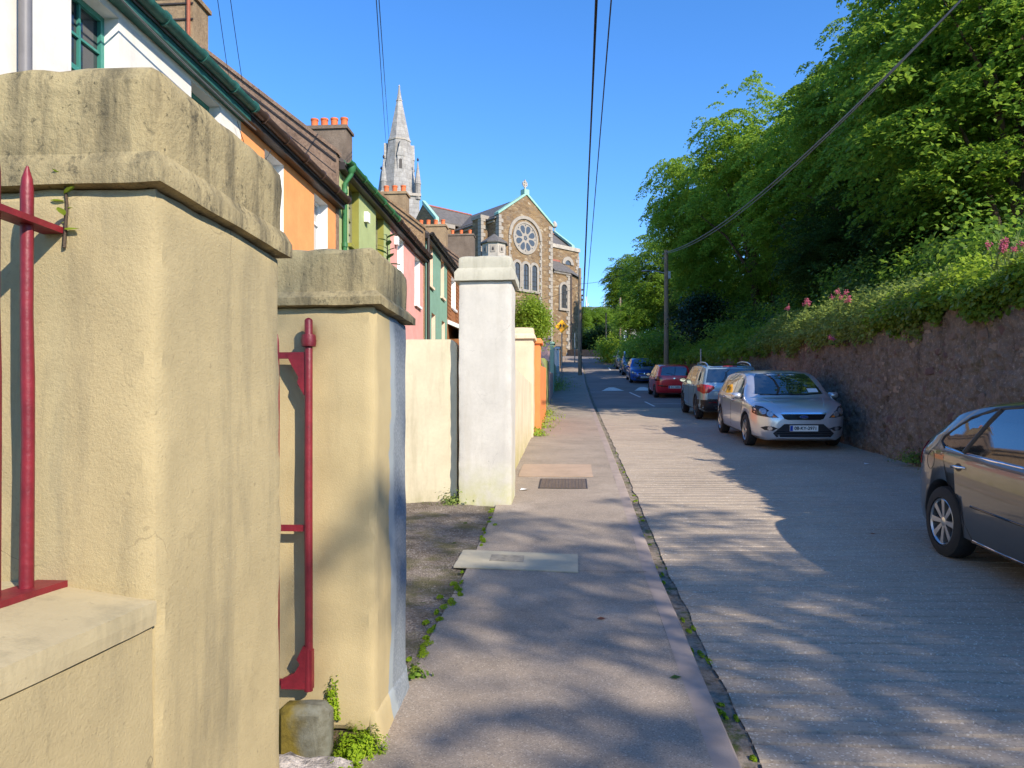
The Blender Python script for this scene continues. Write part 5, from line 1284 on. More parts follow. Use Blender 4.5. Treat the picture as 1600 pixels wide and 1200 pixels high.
# light grey-blue compact SUV showing its tail
VIT = dict(x=(-2.04, 2.13), W=1.775, wr=.345, axle=(-1.25, 1.25), spokes=5, rim='rim_d', tumble=.26,
  top=[(-2.04,.72),(-2.03,.98),(-1.99,1.08),(-1.86,1.38),(-1.78,1.545),(-1.6,1.575),(-1.0,1.605),(-.2,1.61),(.25,1.57),(.55,1.46),(.85,1.30),(1.12,1.13),(1.25,1.09),(1.8,1.03),(2.0,.95),(2.10,.82),(2.13,.70)],
  belt=[(-2.04,.66),(-2.02,.92),(-1.95,1.045),(-1.5,1.07),(-.4,1.04),(.8,1.03),(1.3,1.01),(1.8,.95),(2.05,.80),(2.13,.6)],
  bot=[(-2.04,.42),(-1.96,.30),(-1.6,.24),(1.7,.24),(2.0,.26),(2.13,.32)],
  plan=[(-2.04,.76),(-2.01,.85),(-1.9,.92),(-1.6,.97),(-1.2,.99),(0,1),(1.2,.99),(1.7,.95),(1.98,.84),(2.1,.72),(2.13,.64)])
PAINT_V = paint('ice_grey_paint', (.29, .39, .43), .5, .3)
c = Car(VIT); c.build('pale grey-blue compact SUV with black roof showing its tail lights', PAINT_V, 23.4, 4.51, 1, 0)
c.panel('roof_panel', [(.12,.50),(-.5,.545),(-1.72,.52),(-1.72,-.52),(-.5,-.545),(.12,-.50)], 'top', MT['c_gloss'], c.root, .004, .12, .01)
for p in ([(.88,1.075),(.5,1.385),(.22,1.49),(.03,1.50),(.0,1.07)], [(-.06,1.075),(-.035,1.50),(-.75,1.50),(-.95,1.46),(-.98,1.09)], [(-1.05,1.10),(-1.03,1.455),(-1.40,1.40),(-1.58,1.32),(-1.60,1.15)]):
    c.panel('side_window', p, 'side', MT['c_glass'], c.root, .004, .08, .012, True)
c.panel('rear_window', [(-.70,1.09),(.70,1.09),(.62,1.46),(.55,1.52),(-.55,1.52),(-.62,1.46)], 'rear', MT['c_glass'], c.root, .005, .07, .012)
c.panel('windscreen', [(-.67,1.14),(.67,1.14),(.57,1.50),(-.57,1.50)], 'front', MT['c_glass'], c.root, .004, .07, .012)
c.panel('brake_light', [(-.20,1.535),(.20,1.535),(.20,1.555),(-.20,1.555)], 'rear', MT['red_lamp'], c.root, .008, .1, .01)
for sg in (1, -1):
    tl = c.panel('tail_light', [(.90,1.02),(.80,1.045),(.50,1.0),(.46,.94),(.62,.80),(.78,.78),(.90,.88)], 'rear', MT['red_lamp'], c.root, .010, .04, .02, side=sg)
    c.panel('lamp_divider', [(.70,1.02),(.73,1.02),(.71,.785),(.68,.785)], 'rear', MT['red_lamp2'], tl, .014, .05, .006, side=sg)
    c.panel('reflector', [(.62,.545),(.40,.545),(.40,.51),(.62,.51)], 'rear', MT['red_lamp'], c.root, .012, .1, .01, side=sg)
    m_ = MB(); yb = sg*.60
    m_.tube([(.10, yb, 1.55), (-.05, yb, 1.635), (-.6, yb, 1.66), (-1.3, yb, 1.645), (-1.6, yb, 1.60), (-1.72, yb, 1.55)], .02, 8); m_.build('roof_rail', MT['chrome'], c.root, 50)
c.panel('rear_bumper', [(-.90,.60),(.90,.60),(.92,.42),(.70,.30),(-.70,.30),(-.92,.42)], 'rear', MT['c_black'], c.root, .012, .06, .02)
c.panel('skid_plate', [(-.50,.44),(.50,.44),(.42,.34),(-.42,.34)], 'rear', MT['rim_d'], c.root, .018, .08, .01)
c.panel('sill_trim', [(.90,.25),(-.88,.25),(-.88,.36),(.90,.36)], 'side', MT['c_black'], c.root, .006, .15, .01, True)
c.line('tailgate_seam', [(-.66,1.06),(-.62,.62),(.62,.62),(.66,1.06)], 'rear', MT['c_seam'], c.root, .004, False)
c.line('maker_badge', [(.36,.86),(.56,.87)], 'rear', MT['chrome'], c.root, .012, False)
c.line('maker_badge', [(-.36,.86),(-.56,.87)], 'rear', MT['chrome'], c.root, .012, False)
seams(c, .96, 1.1); handle(c, -.85, .97, PAINT_V); handle(c, .12, .95, PAINT_V); mirrors(c, .80, 1.09, MT['c_black']); face_front(c, 1, .95, 1.12)
number_plate(c, '162-C-4419', -2.052, .70, -1)

# small red hatchback showing its tail
YAR = scaled(FOC, .845, .902, 1.0, wr=.285, axle=(-1.185, 1.185), spokes=5, rim='rim_d', tumble=.30,
  top=[(-1.80,.66),(-1.79,.88),(-1.75,1.0),(-1.62,1.24),(-1.50,1.42),(-1.3,1.46),(-.7,1.50),(-.1,1.50),(.3,1.44),(.65,1.28),(1.05,1.03),(1.15,.99),(1.5,.92),(1.72,.80),(1.82,.68),(1.86,.56)],
  belt=[(-1.80,.6),(-1.78,.84),(-1.7,.94),(-1.2,.96),(-.3,.94),(.7,.92),(1.1,.90),(1.5,.83),(1.74,.70),(1.86,.5)],
  bot=[(-1.80,.38),(-1.72,.26),(-1.4,.19),(1.4,.19),(1.75,.2),(1.86,.26)],
  plan=[(-1.80,.72),(-1.77,.83),(-1.66,.91),(-1.4,.965),(-1,.99),(0,1),(1.0,.99),(1.4,.95),(1.68,.84),(1.8,.72),(1.86,.6)])
YAR['x'] = (-1.80, 1.86)
PAINT_R = paint('red_paint', (.66, .016, .03), .15, .3)
c = Car(YAR); c.build('small red hatchback showing its tail and rear wiper', PAINT_R, 34.6, 4.5, 1, 0)
for p in ([(.80,.965),(.45,1.27),(.2,1.36),(.0,1.385),(-.02,.96)], [(-.07,.965),(-.045,1.39),(-.7,1.38),(-1.1,1.32),(-1.2,1.05),(-1.15,.99)]):
    c.panel('side_window', p, 'side', MT['c_glass'], c.root, .004, .08, .012, True)
c.panel('rear_window', [(-.60,1.0),(.60,1.0),(.52,1.34),(.45,1.385),(-.45,1.385),(-.52,1.34)], 'rear', MT['c_glass'], c.root, .005, .07, .012)
c.panel('windscreen', [(-.60,1.05),(.60,1.05),(.50,1.40),(-.50,1.40)], 'front', MT['c_glass'], c.root, .004, .07, .012)
for sg in (1, -1): c.panel('tail_light', [(.80,.96),(.66,.97),(.52,.92),(.54,.78),(.80,.76)], 'rear', MT['red_lamp2'], c.root, .008, .04, .015, side=sg)
c.panel('bumper_strip', [(-.80,.60),(-.50,.585),(-.50,.545),(-.80,.55)], 'rear', MT['c_black'], c.root, .008, .08, .01)
c.panel('bumper_strip', [(.80,.60),(.50,.585),(.50,.545),(.80,.55)], 'rear', MT['c_black'], c.root, .008, .08, .01)
c.line('tailgate_seam', [(-.62,.98),(-.52,.60),(.52,.60),(.62,.98)], 'rear', MT['c_seam'], c.root, .004, False)
wiper(c, [(0, .99), (.12, 1.06), (.34, 1.10)], 'rear'); number_plate(c, '00-C-46806', -1.812, .50, -1)
seams(c, .83, 1.0); mirrors(c, .70, .98, MT['c_black']); handle(c, .10, .86, PAINT_R); handle(c, -.72, .87, PAINT_R); face_front(c, 1, .86, 1)
c.panel('maker_badge', oval(0, .875, .05, .035, 12), 'rear', MT['chrome'], c.root, .01, .05, .01)

# bright blue hatchback, then a grey-blue people carrier and a silver-grey car, all facing down the hill
PAINT_U = paint('blue_paint', (.008, .085, .40), .35, .28)
CLI = scaled(FOC, .93, .935, .99, wr=.30)
c = Car(CLI); c.build('bright blue hatchback facing down the hill by the speed hump', PAINT_U, 47.7, 4.45, -1, 0)
glasshouse(c, .93, .99, .93); seams(c, .93, .99); face_front(c, 1, .93, .97, False); tail_hatch(c, .93, .99); mirrors(c, .76, .98, PAINT_U); number_plate(c, '10-C-9133', 2.06, .42, 1)
c.panel('maker_badge', [(0, .70), (.045, .64), (0, .58), (-.045, .64)], 'front', MT['chrome'], c.root, .016, .05, .02)
PAINT_M = paint('slate_blue_paint', (.14, .18, .25), .5, .3)
MPV = scaled(FOC, .97, .97, 1.10, wr=.315)
c = Car(MPV); c.build('slate blue people carrier parked behind the bright blue car', PAINT_M, 54.2, 4.45, -1, 0)
glasshouse(c, .97, 1.10, .96); seams(c, .97, 1.1); face_front(c, 1, .96, 1.1); tail_hatch(c, .97, 1.1); mirrors(c, .8, 1.08, PAINT_M); number_plate(c, '09-C-5510', 2.145, .46, 1)
PAINT_G = paint('pale_grey_paint', (.36, .36, .36), .5, .3)
c = Car(scaled(FOC, .95, .95, .97, wr=.31)); c.build('pale grey hatchback at the top of the row of parked cars', PAINT_G, 60.6, 4.40, -1, 0)
glasshouse(c, .95, .97, .95); seams(c, .95, .97); face_front(c, 1, .95, .97); tail_hatch(c, .95, .97); mirrors(c, .78, .96, PAINT_G); number_plate(c, '05-C-7712', 2.10, .41, 1)
# ------------------------------------------------------------------ foliage
def m_leaf(name, a, b, c_, trans=.35, rough=.5):
    m = NT(name); g = m.n('ShaderNodeNewGeometry')
    col = m.ramp(g.outputs['Random Per Island'], [(0, a), (.55, b), (1, c_)])
    big = m.noise(.35, 3)
    col = m.mix(m.math('MULTIPLY', m.ramp(big, [(.4, 0), (.65, 1)]), .5), col, tuple(v*1.25 for v in c_))
    m.fin(col, rough, None, 0, .25)
    t = m.n('ShaderNodeBsdfTranslucent'); m.l(m.mix(.5, col, tuple(min(1, v*2.2) for v in c_)), t.inputs[0])
    mx = m.n('ShaderNodeMixShader'); mx.inputs[0].default_value = trans
    m.l(m.b.outputs[0], mx.inputs[1]); m.l(t.outputs[0], mx.inputs[2]); m.l(mx.outputs[0], m.out.inputs[0])
    return m.m
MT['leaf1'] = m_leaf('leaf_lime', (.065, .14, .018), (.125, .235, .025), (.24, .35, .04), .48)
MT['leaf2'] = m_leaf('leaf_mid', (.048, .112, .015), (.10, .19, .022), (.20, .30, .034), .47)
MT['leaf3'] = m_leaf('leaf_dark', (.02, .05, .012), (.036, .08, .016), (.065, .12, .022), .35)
MT['leaf_holly'] = m_leaf('leaf_evergreen', (.008, .024, .012), (.014, .036, .016), (.03, .06, .026), .1, .25)
MT['leaf_ivy'] = m_leaf('leaf_ivy', (.04, .095, .016), (.085, .165, .02), (.18, .27, .035), .35, .35)
MT['leaf_weed'] = m_leaf('leaf_weed', (.075, .12, .03), (.14, .20, .045), (.24, .30, .07), .42)
MT['leaf_shrub'] = m_leaf('leaf_privet', (.075, .135, .014), (.16, .25, .022), (.30, .40, .04), .4)
MT['leaf_copper'] = m_leaf('leaf_copper', (.10, .03, .02), (.16, .05, .03), (.22, .09, .04), .3)
MT['moss'] = m_leaf('moss_green', (.09, .16, .008), (.18, .29, .012), (.30, .40, .02), .35, .8)
MT['grass'] = m_leaf('grass_blade', (.09, .15, .03), (.15, .22, .05), (.25, .30, .09), .45)
MT['bark'] = simple('bark', srgb(78, 66, 54), .95, .3, 6, .8, 18, .03)
MT['flower'] = simple('pink_flower', srgb(196, 100, 118), .7, .2, 20, 0)
MT['flower_o'] = simple('orange_flower', srgb(226, 150, 50), .7, .2, 20, 0)

def leaf_mesh(name, ctr, size, mat, seed=0, up=.6, aspect=.62, fold=.18, out=None, sizevar=.35):
    """one small folded leaf (two triangles) per centre"""
    rng = np.random.default_rng(seed); n = len(ctr)
    nrm = rng.normal(size=(n, 3))*.75; nrm[:, 2] = np.abs(nrm[:, 2])*.6 + up
    if out is not None: nrm += out
    nrm /= np.linalg.norm(nrm, axis=1)[:, None]
    a = rng.normal(size=(n, 3)); a -= nrm*(a*nrm).sum(1)[:, None]; a /= np.linalg.norm(a, axis=1)[:, None]
    b = np.cross(nrm, a); sz = (size*(1+sizevar*rng.uniform(-1, 1, n)))[:, None]
    v = np.empty((n, 4, 3)); v[:, 0] = ctr - a*sz*.5; v[:, 1] = ctr + b*sz*.5*aspect + nrm*sz*fold*.5; v[:, 2] = ctr + a*sz*.5 - nrm*sz*.1; v[:, 3] = ctr - b*sz*.5*aspect + nrm*sz*fold*.5
    me = bpy.data.meshes.new(name); me.vertices.add(n*4); me.vertices.foreach_set('co', v.reshape(-1).astype(np.float32))
    me.loops.add(n*4); me.loops.foreach_set('vertex_index', np.arange(n*4, dtype=np.int32)); me.polygons.add(n)
    me.polygons.foreach_set('loop_start', np.arange(0, n*4, 4, dtype=np.int32)); me.materials.append(mat); me.update(); me.validate(); return me
def crown_points(rx, ry, rz, ncl, per, seed, lobes=9, cr=.85, flat=.42, inner=.25, droop=.25, dome=False):
    rng = np.random.default_rng(seed); pts = []; outs = []; cl = []
    L = []
    for i in range(lobes):
        d = rng.normal(size=3); d /= np.linalg.norm(d); d[2] = d[2]*.8+.1
        L.append((d*np.array([rx, ry, rz])*rng.uniform(.35, .62), rng.uniform(.38, .62)))
    L.append((np.zeros(3), .75))
    for i in range(ncl):
        c, f = L[rng.integers(len(L))]; d = rng.normal(size=3); d /= np.linalg.norm(d)
        r = 1.0 if rng.random() > inner else rng.uniform(.3, .9)
        p = c + d*np.array([rx, ry, rz])*f*r*rng.uniform(.9, 1.08); cl.append(p)
        if dome:
            R0 = cr*rng.uniform(.45, 1.35); m_ = max(12, int(per*(R0/cr)**2)); th = rng.uniform(0, 2*np.pi, m_); rr_ = np.sqrt(rng.random(m_))*(1+.22*np.sin(3*th+i)+.15*np.sin(5*th+2*i))
            q = np.stack([np.cos(th)*rr_*R0, np.sin(th)*rr_*R0, R0*(.45*(1-rr_**2)) - .20*R0*rng.random(m_)], 1)
            tl_ = d[:2]*.5 + rng.normal(size=2)*.3; q[:, 2] -= q[:, 0]*tl_[0] + q[:, 1]*tl_[1]
            o_ = np.stack([np.cos(th)*rr_*.45+d[0]*.35, np.sin(th)*rr_*.45+d[1]*.35, np.full(m_, .45)], 1)
            pts.append(p+q); outs.append(o_); continue
        q = rng.normal(size=(per, 3))*np.array([cr, cr, cr*flat])*rng.uniform(.55, 1.25)
        q[:, 2] -= droop*(q[:, 0]**2+q[:, 1]**2)/cr
        pts.append(p+q); outs.append(np.repeat(d[None]*.35, per, 0))
    return np.concatenate(pts), np.concatenate(outs), np.array(cl)
def trunk_mesh(name, h0, cl, r0, seed, mat, lean=.06, nl=16):
    rng = random.Random(seed); mb = MB(); top = h0 + .55*(cl[:, 2].max()-h0)
    ax = [Vector((lean*math.sin(z*.4+seed)*z*.3, lean*math.cos(z*.3+seed)*z*.3, z)) for z in [-9] + list(np.linspace(-.6, top, 8))]
    mb.tube(ax, [r0*(1.25 if i == 0 else 1)*(1-.72*i/8) for i in range(9)], 9)
    idx = list(range(len(cl))); rng.shuffle(idx)
    for i in idx[:nl]:
        e = Vector(cl[i])*.9 + Vector((0, 0, .1*cl[:, 2].mean())); k = rng.randint(3, 7); b = ax[k]
        if e.z < b.z - 1: continue
        mid = b.lerp(e, .5) + Vector((0, 0, .12*(e-b).length)); rr = r0*(1-.72*k/8)*.5
        mb.tube([b, b.lerp(mid, .5)+Vector((0,0,.05)), mid, mid.lerp(e, .5), e], [rr, rr*.8, rr*.6, rr*.38, rr*.12], 6)
    return mb.mesh(name, mat, 60)
TV = []
def tree_variant(seed, rx, ry, rz, zc, ncl, per, leaf, mats, lobes=10, cr=.56, r0=.28, nl=18):
    pts, outs, cl = crown_points(rx, ry, rz, ncl, per, seed, lobes, cr, .30, .22, .2, True); off = np.array([0, 0, zc]); cl = cl+off
    crs = {}
    crs = leaf_mesh('crown', pts+off, leaf, MT['leaf2'], seed, .55, out=outs)
    return dict(tr=trunk_mesh('trunk', zc-rz*.9, cl, r0, seed, MT['bark'], nl=nl), cr=crs, r=(rx, ry, rz), zc=zc)
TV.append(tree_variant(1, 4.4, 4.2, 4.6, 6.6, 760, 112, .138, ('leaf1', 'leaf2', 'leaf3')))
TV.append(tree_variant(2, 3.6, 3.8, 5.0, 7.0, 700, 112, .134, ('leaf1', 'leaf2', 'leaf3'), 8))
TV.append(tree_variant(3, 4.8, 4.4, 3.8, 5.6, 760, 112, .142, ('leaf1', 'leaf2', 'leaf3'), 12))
def ground_z(x, y):
    s, t = ST(x, y); return terrain_z(s, t)
def tree(v, mat, x, y, zcen, sc_, rz, label, group='trees on the bank above the wall', sz=None, name='tree'):
    """zcen: wanted height of the crown's middle above the camera's datum"""
    V = TV[v]; g = ground_z(x, y) - .15; k = sz or sc_
    need = (zcen - g)/V['zc']
    o = thing(name, label, 'tree', (x, y, g), rz, group)
    t = link('trunk', V['tr'], o); t.scale = (sc_, sc_, k); t.location = (0, 0, zcen - g - V['zc']*k)
    c = link('crown', V['cr'], o); c.material_slots[0].link = 'OBJECT'; c.material_slots[0].material = MT[mat]; c.scale = (sc_, sc_, k); c.location = (0, 0, zcen - g - V['zc']*k)
    return o
T = [  # variant, leaf, px, py of the crown's middle, depth, scale, z-scale, turn, label
 (0, 'leaf2', 1590, 120, 19, 1.10, 1.15, .3, 'tall mid-green tree whose branches hang over the ivy at the wall'),
 (1, 'leaf3', 1500, 260, 25, .95, .85, 1.2, 'dark tree with a bare trunk showing behind the pink flowers'),
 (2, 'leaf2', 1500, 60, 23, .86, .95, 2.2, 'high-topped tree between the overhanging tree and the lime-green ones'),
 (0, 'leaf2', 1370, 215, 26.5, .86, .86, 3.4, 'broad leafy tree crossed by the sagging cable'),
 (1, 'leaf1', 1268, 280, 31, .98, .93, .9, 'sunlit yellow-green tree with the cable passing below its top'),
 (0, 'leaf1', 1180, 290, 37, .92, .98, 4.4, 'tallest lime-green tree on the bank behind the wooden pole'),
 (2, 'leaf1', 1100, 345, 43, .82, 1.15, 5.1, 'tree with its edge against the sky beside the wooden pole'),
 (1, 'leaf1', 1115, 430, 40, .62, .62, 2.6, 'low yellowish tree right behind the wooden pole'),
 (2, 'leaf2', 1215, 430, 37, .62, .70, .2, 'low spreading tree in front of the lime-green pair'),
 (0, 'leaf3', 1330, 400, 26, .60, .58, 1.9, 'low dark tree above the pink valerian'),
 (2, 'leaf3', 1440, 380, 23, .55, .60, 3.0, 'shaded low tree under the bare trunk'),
 (0, 'leaf2', 1045, 430, 56, .85, .90, 1.0, 'dark-sided tree leaning over the upper road'),
 (1, 'leaf2', 983, 452, 84, .95, .80, 2.0, 'small tree by the far thin poles'),
 (2, 'leaf1', 1005, 500, 66, .60, .62, 4.0, 'bright bushy tree above the far hedge'),
 (0, 'leaf3', 1080, 500, 50, .62, .55, 5.0, 'dark bushy tree behind the far hedge top'),
 (2, 'leaf2', 925, 505, 112, .90, .80, 3.3, 'green tree below the apartment block'),
 (0, 'leaf1', 952, 505, 118, .80, .75, .5, 'yellow-green tree in front of the apartment block'),
 (1, 'leaf2', 905, 515, 105, .60, .62, .7, 'green tree showing between church and apartment block'),
]
for v, mt, px, py, d, k, kz, rz, lab in T:
    tree(v, mt, PX(px, d), d, CAM_H + (660-py)/1155.6*d, k, rz, lab, sz=kz)
# further rank of trees that closes the wood behind, and those whose shade falls on the near road
rr = random.Random(5)
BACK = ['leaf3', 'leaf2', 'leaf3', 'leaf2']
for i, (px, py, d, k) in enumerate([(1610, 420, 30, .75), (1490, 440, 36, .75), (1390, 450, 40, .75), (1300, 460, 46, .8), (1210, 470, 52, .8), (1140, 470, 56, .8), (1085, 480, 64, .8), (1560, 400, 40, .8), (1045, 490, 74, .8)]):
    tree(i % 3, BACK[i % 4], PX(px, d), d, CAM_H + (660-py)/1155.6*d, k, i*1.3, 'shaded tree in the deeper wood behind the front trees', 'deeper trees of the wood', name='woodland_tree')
TV.append(tree_variant(9, 4.4, 4.4, 3.4, 6.6, 62, 230, .13, (), 14, .75))
for i, (x, y, z, k, v) in enumerate([(11.9, -6.6, 9.8, .98, 3)]):
    tree(v, 'leaf2', x, y, z, k, i*2.1, 'thinly leaved tree on the bank above the lower end of the wall', None, name='bank_tree')
# copper-leaved tree glimpsed in the wood
o = thing('copper_tree', 'copper-leaved young tree glimpsed inside the dark wood', 'tree', (PX(1470, 27), 27, ground_z(PX(1470, 27), 27)), 0)
pts, outs, cl = crown_points(1.1, 1.1, 2.6, 40, 50, 77, 5, .4); link('crown', leaf_mesh('crown', pts+np.array([0,0,4.0]), .14, MT['leaf_copper'], 7, .5), o)
MB().tube([(0,0,-.3), (.05,0,2), (0,.05,5)], [.07,.05,.02], 7).build('trunk', MT['bark'], o)

def shrub(label, x, y, z, r, leaf, mat, seed, ncl=90, per=60, cr=.22, name='shrub', group=None, flat=.8, up=.45, g=None):
    g0 = ground_z(x, y) if g is None else g
    o = thing(name, label, 'shrub', (x, y, g0), 0, group); pts, outs, cl = crown_points(r[0], r[1], r[2], ncl, per, seed, 7, cr, flat, .35, .1)
    link('foliage', leaf_mesh('foliage', pts+np.array([0, 0, z-g0]), leaf, MT[mat], seed, up, out=outs*2), o)
    mb = MB()
    for i in range(6):
        a = i*1.05; mb.tube([(.08*math.cos(a), .08*math.sin(a), -.05), (.2*r[0]*math.cos(a), .2*r[1]*math.sin(a), (z-g0)*.6), (.5*r[0]*math.cos(a), .5*r[1]*math.sin(a), (z-g0))], [.03, .022, .01], 6)
    mb.build('stems', MT['bark'], o, 60); return o
def pxz(px, py, d): return PX(px, d), d, CAM_H + (660-py)/1155.6*d
x, y, z = pxz(829, 503, 21.5); shrub('bright green privet bush spilling over the orange wall', x, y, z, (.62, .9, .92), .062, 'leaf_shrub', 3, 190, 85, .16, 'privet_bush')
x, y, z = pxz(1095, 497, 37); shrub('dark evergreen bush beside the wooden pole', x, y, z, (1.5, 1.6, 1.35), .13, 'leaf_holly', 8, 130, 60, .3, 'evergreen_bush')
x, y, z = pxz(1155, 520, 30); shrub('rounded green bush above the wall by the SUV', x, y, z, (1.1, 1.2, .6), .11, 'leaf2', 9, 80, 55, .25)
for i in range(15):
    d = 15+2.1*i; t = 8.3+.5*(i % 3); q = P(d, t); zz = terrain_z(d, t)+1.2
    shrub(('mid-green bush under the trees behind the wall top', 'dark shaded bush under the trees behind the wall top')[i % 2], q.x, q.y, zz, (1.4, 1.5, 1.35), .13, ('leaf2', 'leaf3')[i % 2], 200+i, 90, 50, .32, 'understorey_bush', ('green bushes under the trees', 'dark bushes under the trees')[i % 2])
# hedge along the upper road (far right) and the dark one closing the view
hedges = [(965, 545, 66, 1.9, 'leaf_shrub', 'lime-green clipped hedge section by the far poles'), (985, 548, 60, 1.5, 'leaf1', 'yellow-green hedge section above the parked cars'), (1010, 545, 52, 1.5, 'leaf1', 'bushy hedge section above the blue hatchback'), (1040, 540, 45, 1.3, 'leaf2', 'hedge section around the foot of the wooden pole')]
for i, (px, py, d, r, mt, lab) in enumerate(hedges):
    x, y, z = pxz(px, py, d); shrub(lab, x, y, z, (r, r*1.6, r*.75), .17, mt, 20+i, 110, 55, .4, 'hedge')
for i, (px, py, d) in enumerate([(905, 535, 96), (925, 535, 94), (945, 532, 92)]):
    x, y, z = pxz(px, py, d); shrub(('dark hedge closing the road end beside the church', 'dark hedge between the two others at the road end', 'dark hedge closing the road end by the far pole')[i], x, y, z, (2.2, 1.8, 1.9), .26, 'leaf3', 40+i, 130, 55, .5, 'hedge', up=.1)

# ivy and weeds draped along the wall top: nobody could count these leaves
def drape(name, s0, s1, n, leaf, mat, seed, over=.45, rise=.75, tin=.9, up=.3, frac=.34):
    rng = np.random.default_rng(seed); ctr = np.empty((n, 3)); out = np.empty((n, 3)); k = 0
    lat = Vector((-CA, SA, 0))
    while k < n:
        s = s0+(s1-s0)*rng.random(); u = rng.random(); wt = wall_top(s)
        hang = over*(.55+1.3*noise.noise(Vector((s*.9, 0, seed))) + .5*noise.noise(Vector((s*3.3, 0, seed))))
        ris = rise*(.7+.8*noise.noise(Vector((s*.7, 4, seed))) + .5*noise.noise(Vector((s*2.6, 9, seed))))
        if u < frac:
            f = rng.random()**1.3; z = wt - hang*f + .05; t = wall_t(s) - .10 - .10*noise.noise(Vector((s*2, z*2, seed))) - .12*(1-f)*rng.random()
        else:
            th = rng.random()*math.pi*.62; t = wall_t(s) - .06 + tin*(1-math.cos(th)) - .12; z = wt + max(ris, .1)*math.sin(th)*(.75+.35*rng.random())
        z += .05*rng.normal(); t += .05*rng.normal(); p = P(s, t, z); ctr[k] = p; out[k] = np.array(lat)*.9 if u < frac else np.array((0, 0, .7)); k += 1
    o = link(name, leaf_mesh(name, ctr, leaf, MT[mat], seed, up, .85, .12, out)); struct(o, 'stuff'); return o
o = drape('ivy', 5.5, 14.5, 14000, .085, 'leaf_ivy', 5, .45, .40, frac=.6); o['label'] = 'ivy trailing over the near end of the rubble wall'
o = drape('sunlit_top_leaves', 5.5, 14.5, 15000, .07, 'leaf_shrub', 15, .12, .72, 1.0, .5, .05); o['label'] = 'top leaves on the near end of the rubble wall, sunlight put into their bright colour'  # upper growth over the ivy; its sunlight is painted in as a brighter leaf colour
o = drape('wall_top_weeds', 12.5, 24, 17000, .075, 'leaf_weed', 6, .5, .95); o['label'] = 'grey-green weeds spilling over the middle of the rubble wall'
o = drape('wall_top_growth', 22, 48, 15000, .12, 'leaf2', 7, .55, .95, 1.2); o['label'] = 'dense green growth hanging over the far part of the rubble wall'
o = drape('wall_top_brush', 46, 90, 12000, .19, 'leaf1', 8, .9, 1.1, 1.6); o['label'] = 'yellow-green brush over the wall along the upper road'
# ground cover on the bank, so that no bare soil shows under the trees
rng = np.random.default_rng(3); n = 30000; cc = np.empty((n, 3)); 
for i in range(n):
    s = rng.uniform(3, 75); t = 6.3 + 16*rng.random()**1.6
    cc[i] = P(s, t, terrain_z(s, t) + .55*abs(rng.normal())*(.5+1.1*max(0, noise.noise(Vector((s*.35, t*.35, 1))) + .3)))
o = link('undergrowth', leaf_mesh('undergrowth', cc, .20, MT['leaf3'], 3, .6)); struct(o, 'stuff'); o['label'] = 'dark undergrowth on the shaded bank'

def blades(name, n, spread, h, w, mat, seed, parent=None, curve=.4):
    rng = random.Random(seed); mb = MB()
    for i in range(n):
        a = rng.uniform(0, 6.28); r = spread*math.sqrt(rng.random()); x, y = r*math.cos(a), r*math.sin(a); hh = h*rng.uniform(.5, 1.1); b = rng.uniform(0, 6.28); q = hh*curve*rng.uniform(.2, 1.2); ww = w*rng.uniform(.6, 1.2)
        dx, dy = math.cos(b), math.sin(b); vs = []
        for f in (0, .5, .85, 1):
            cx, cy, cz = x+dx*q*f*f, y+dy*q*f*f, hh*(f-.15*f*f*curve); k = ww*(1-f**2)*.5+.0004
            vs += [(cx-dy*k, cy+dx*k, cz), (cx+dy*k, cy-dx*k, cz)]
        mb.add(vs, [(0, 1, 3, 2), (2, 3, 5, 4), (4, 5, 7, 6)])
    return mb.build(name, MT[mat], parent, False, False)
def grass_tuft(label, s, t, z, n, spread, h, seed, mat='grass'):
    o = blades('grass_tuft', n, spread, h, .016, mat, seed); o.location = P(s, t, z); return tag(o, label, 'grass')
for i, (s, t, n, h) in enumerate([(9.3, 6.0, 60, .75), (10.6, 6.05, 70, .85), (11.9, 6.0, 60, .6), (13.4, 6.0, 60, .6), (8.5, 5.9, 50, .6)]):
    grass_tuft(('tall grass beside the pink valerian heads', 'tallest grass clump standing out of the ivy', 'grass clump at the end of the bright ivy', 'grass clump among the grey-green weeds', 'grass at the near end of the ivy')[i], s, t, wall_top(s)+.1, n, .28, h, 50+i)
def valerian(label, s, t, z, h, n, seed, mat='flower'):
    o = thing('valerian', label, 'flower', P(s, t, z), -A, 'valerian growing on the wall'); rng = random.Random(seed)
    for i in range(n):
        a = rng.uniform(0, 6.28); q = h*rng.uniform(.12, .4); hh = h*rng.uniform(.7, 1.05); e = Vector((q*math.cos(a), q*math.sin(a), hh))
        st = MB(); st.tube([(0, 0, 0), e*.5+Vector((0, 0, .05)), e], [.006, .005, .004], 5); so = st.build('stem', MT['leaf_weed'], o)
        hd = MB()
        for j in range(34):
            d = Vector((rng.gauss(0, 1), rng.gauss(0, 1), rng.gauss(0, 1.1)))*.021; c0 = e+d+Vector((0, 0, .01)); r0 = .010
            hd.lathe([(.001, -r0), (r0, 0), (.001, r0)], c0, 5)
        hd.build('flower_head', MT[mat], so, False, False)
        lv = np.array([[e.x*f+rng.gauss(0, .03), e.y*f+rng.gauss(0, .03), e.z*f] for f in np.linspace(.15, .85, 10)]); struct(link('foliage', leaf_mesh('foliage', lv, .07, MT['leaf_weed'], seed+i, .5), so), 'stuff')
    return o
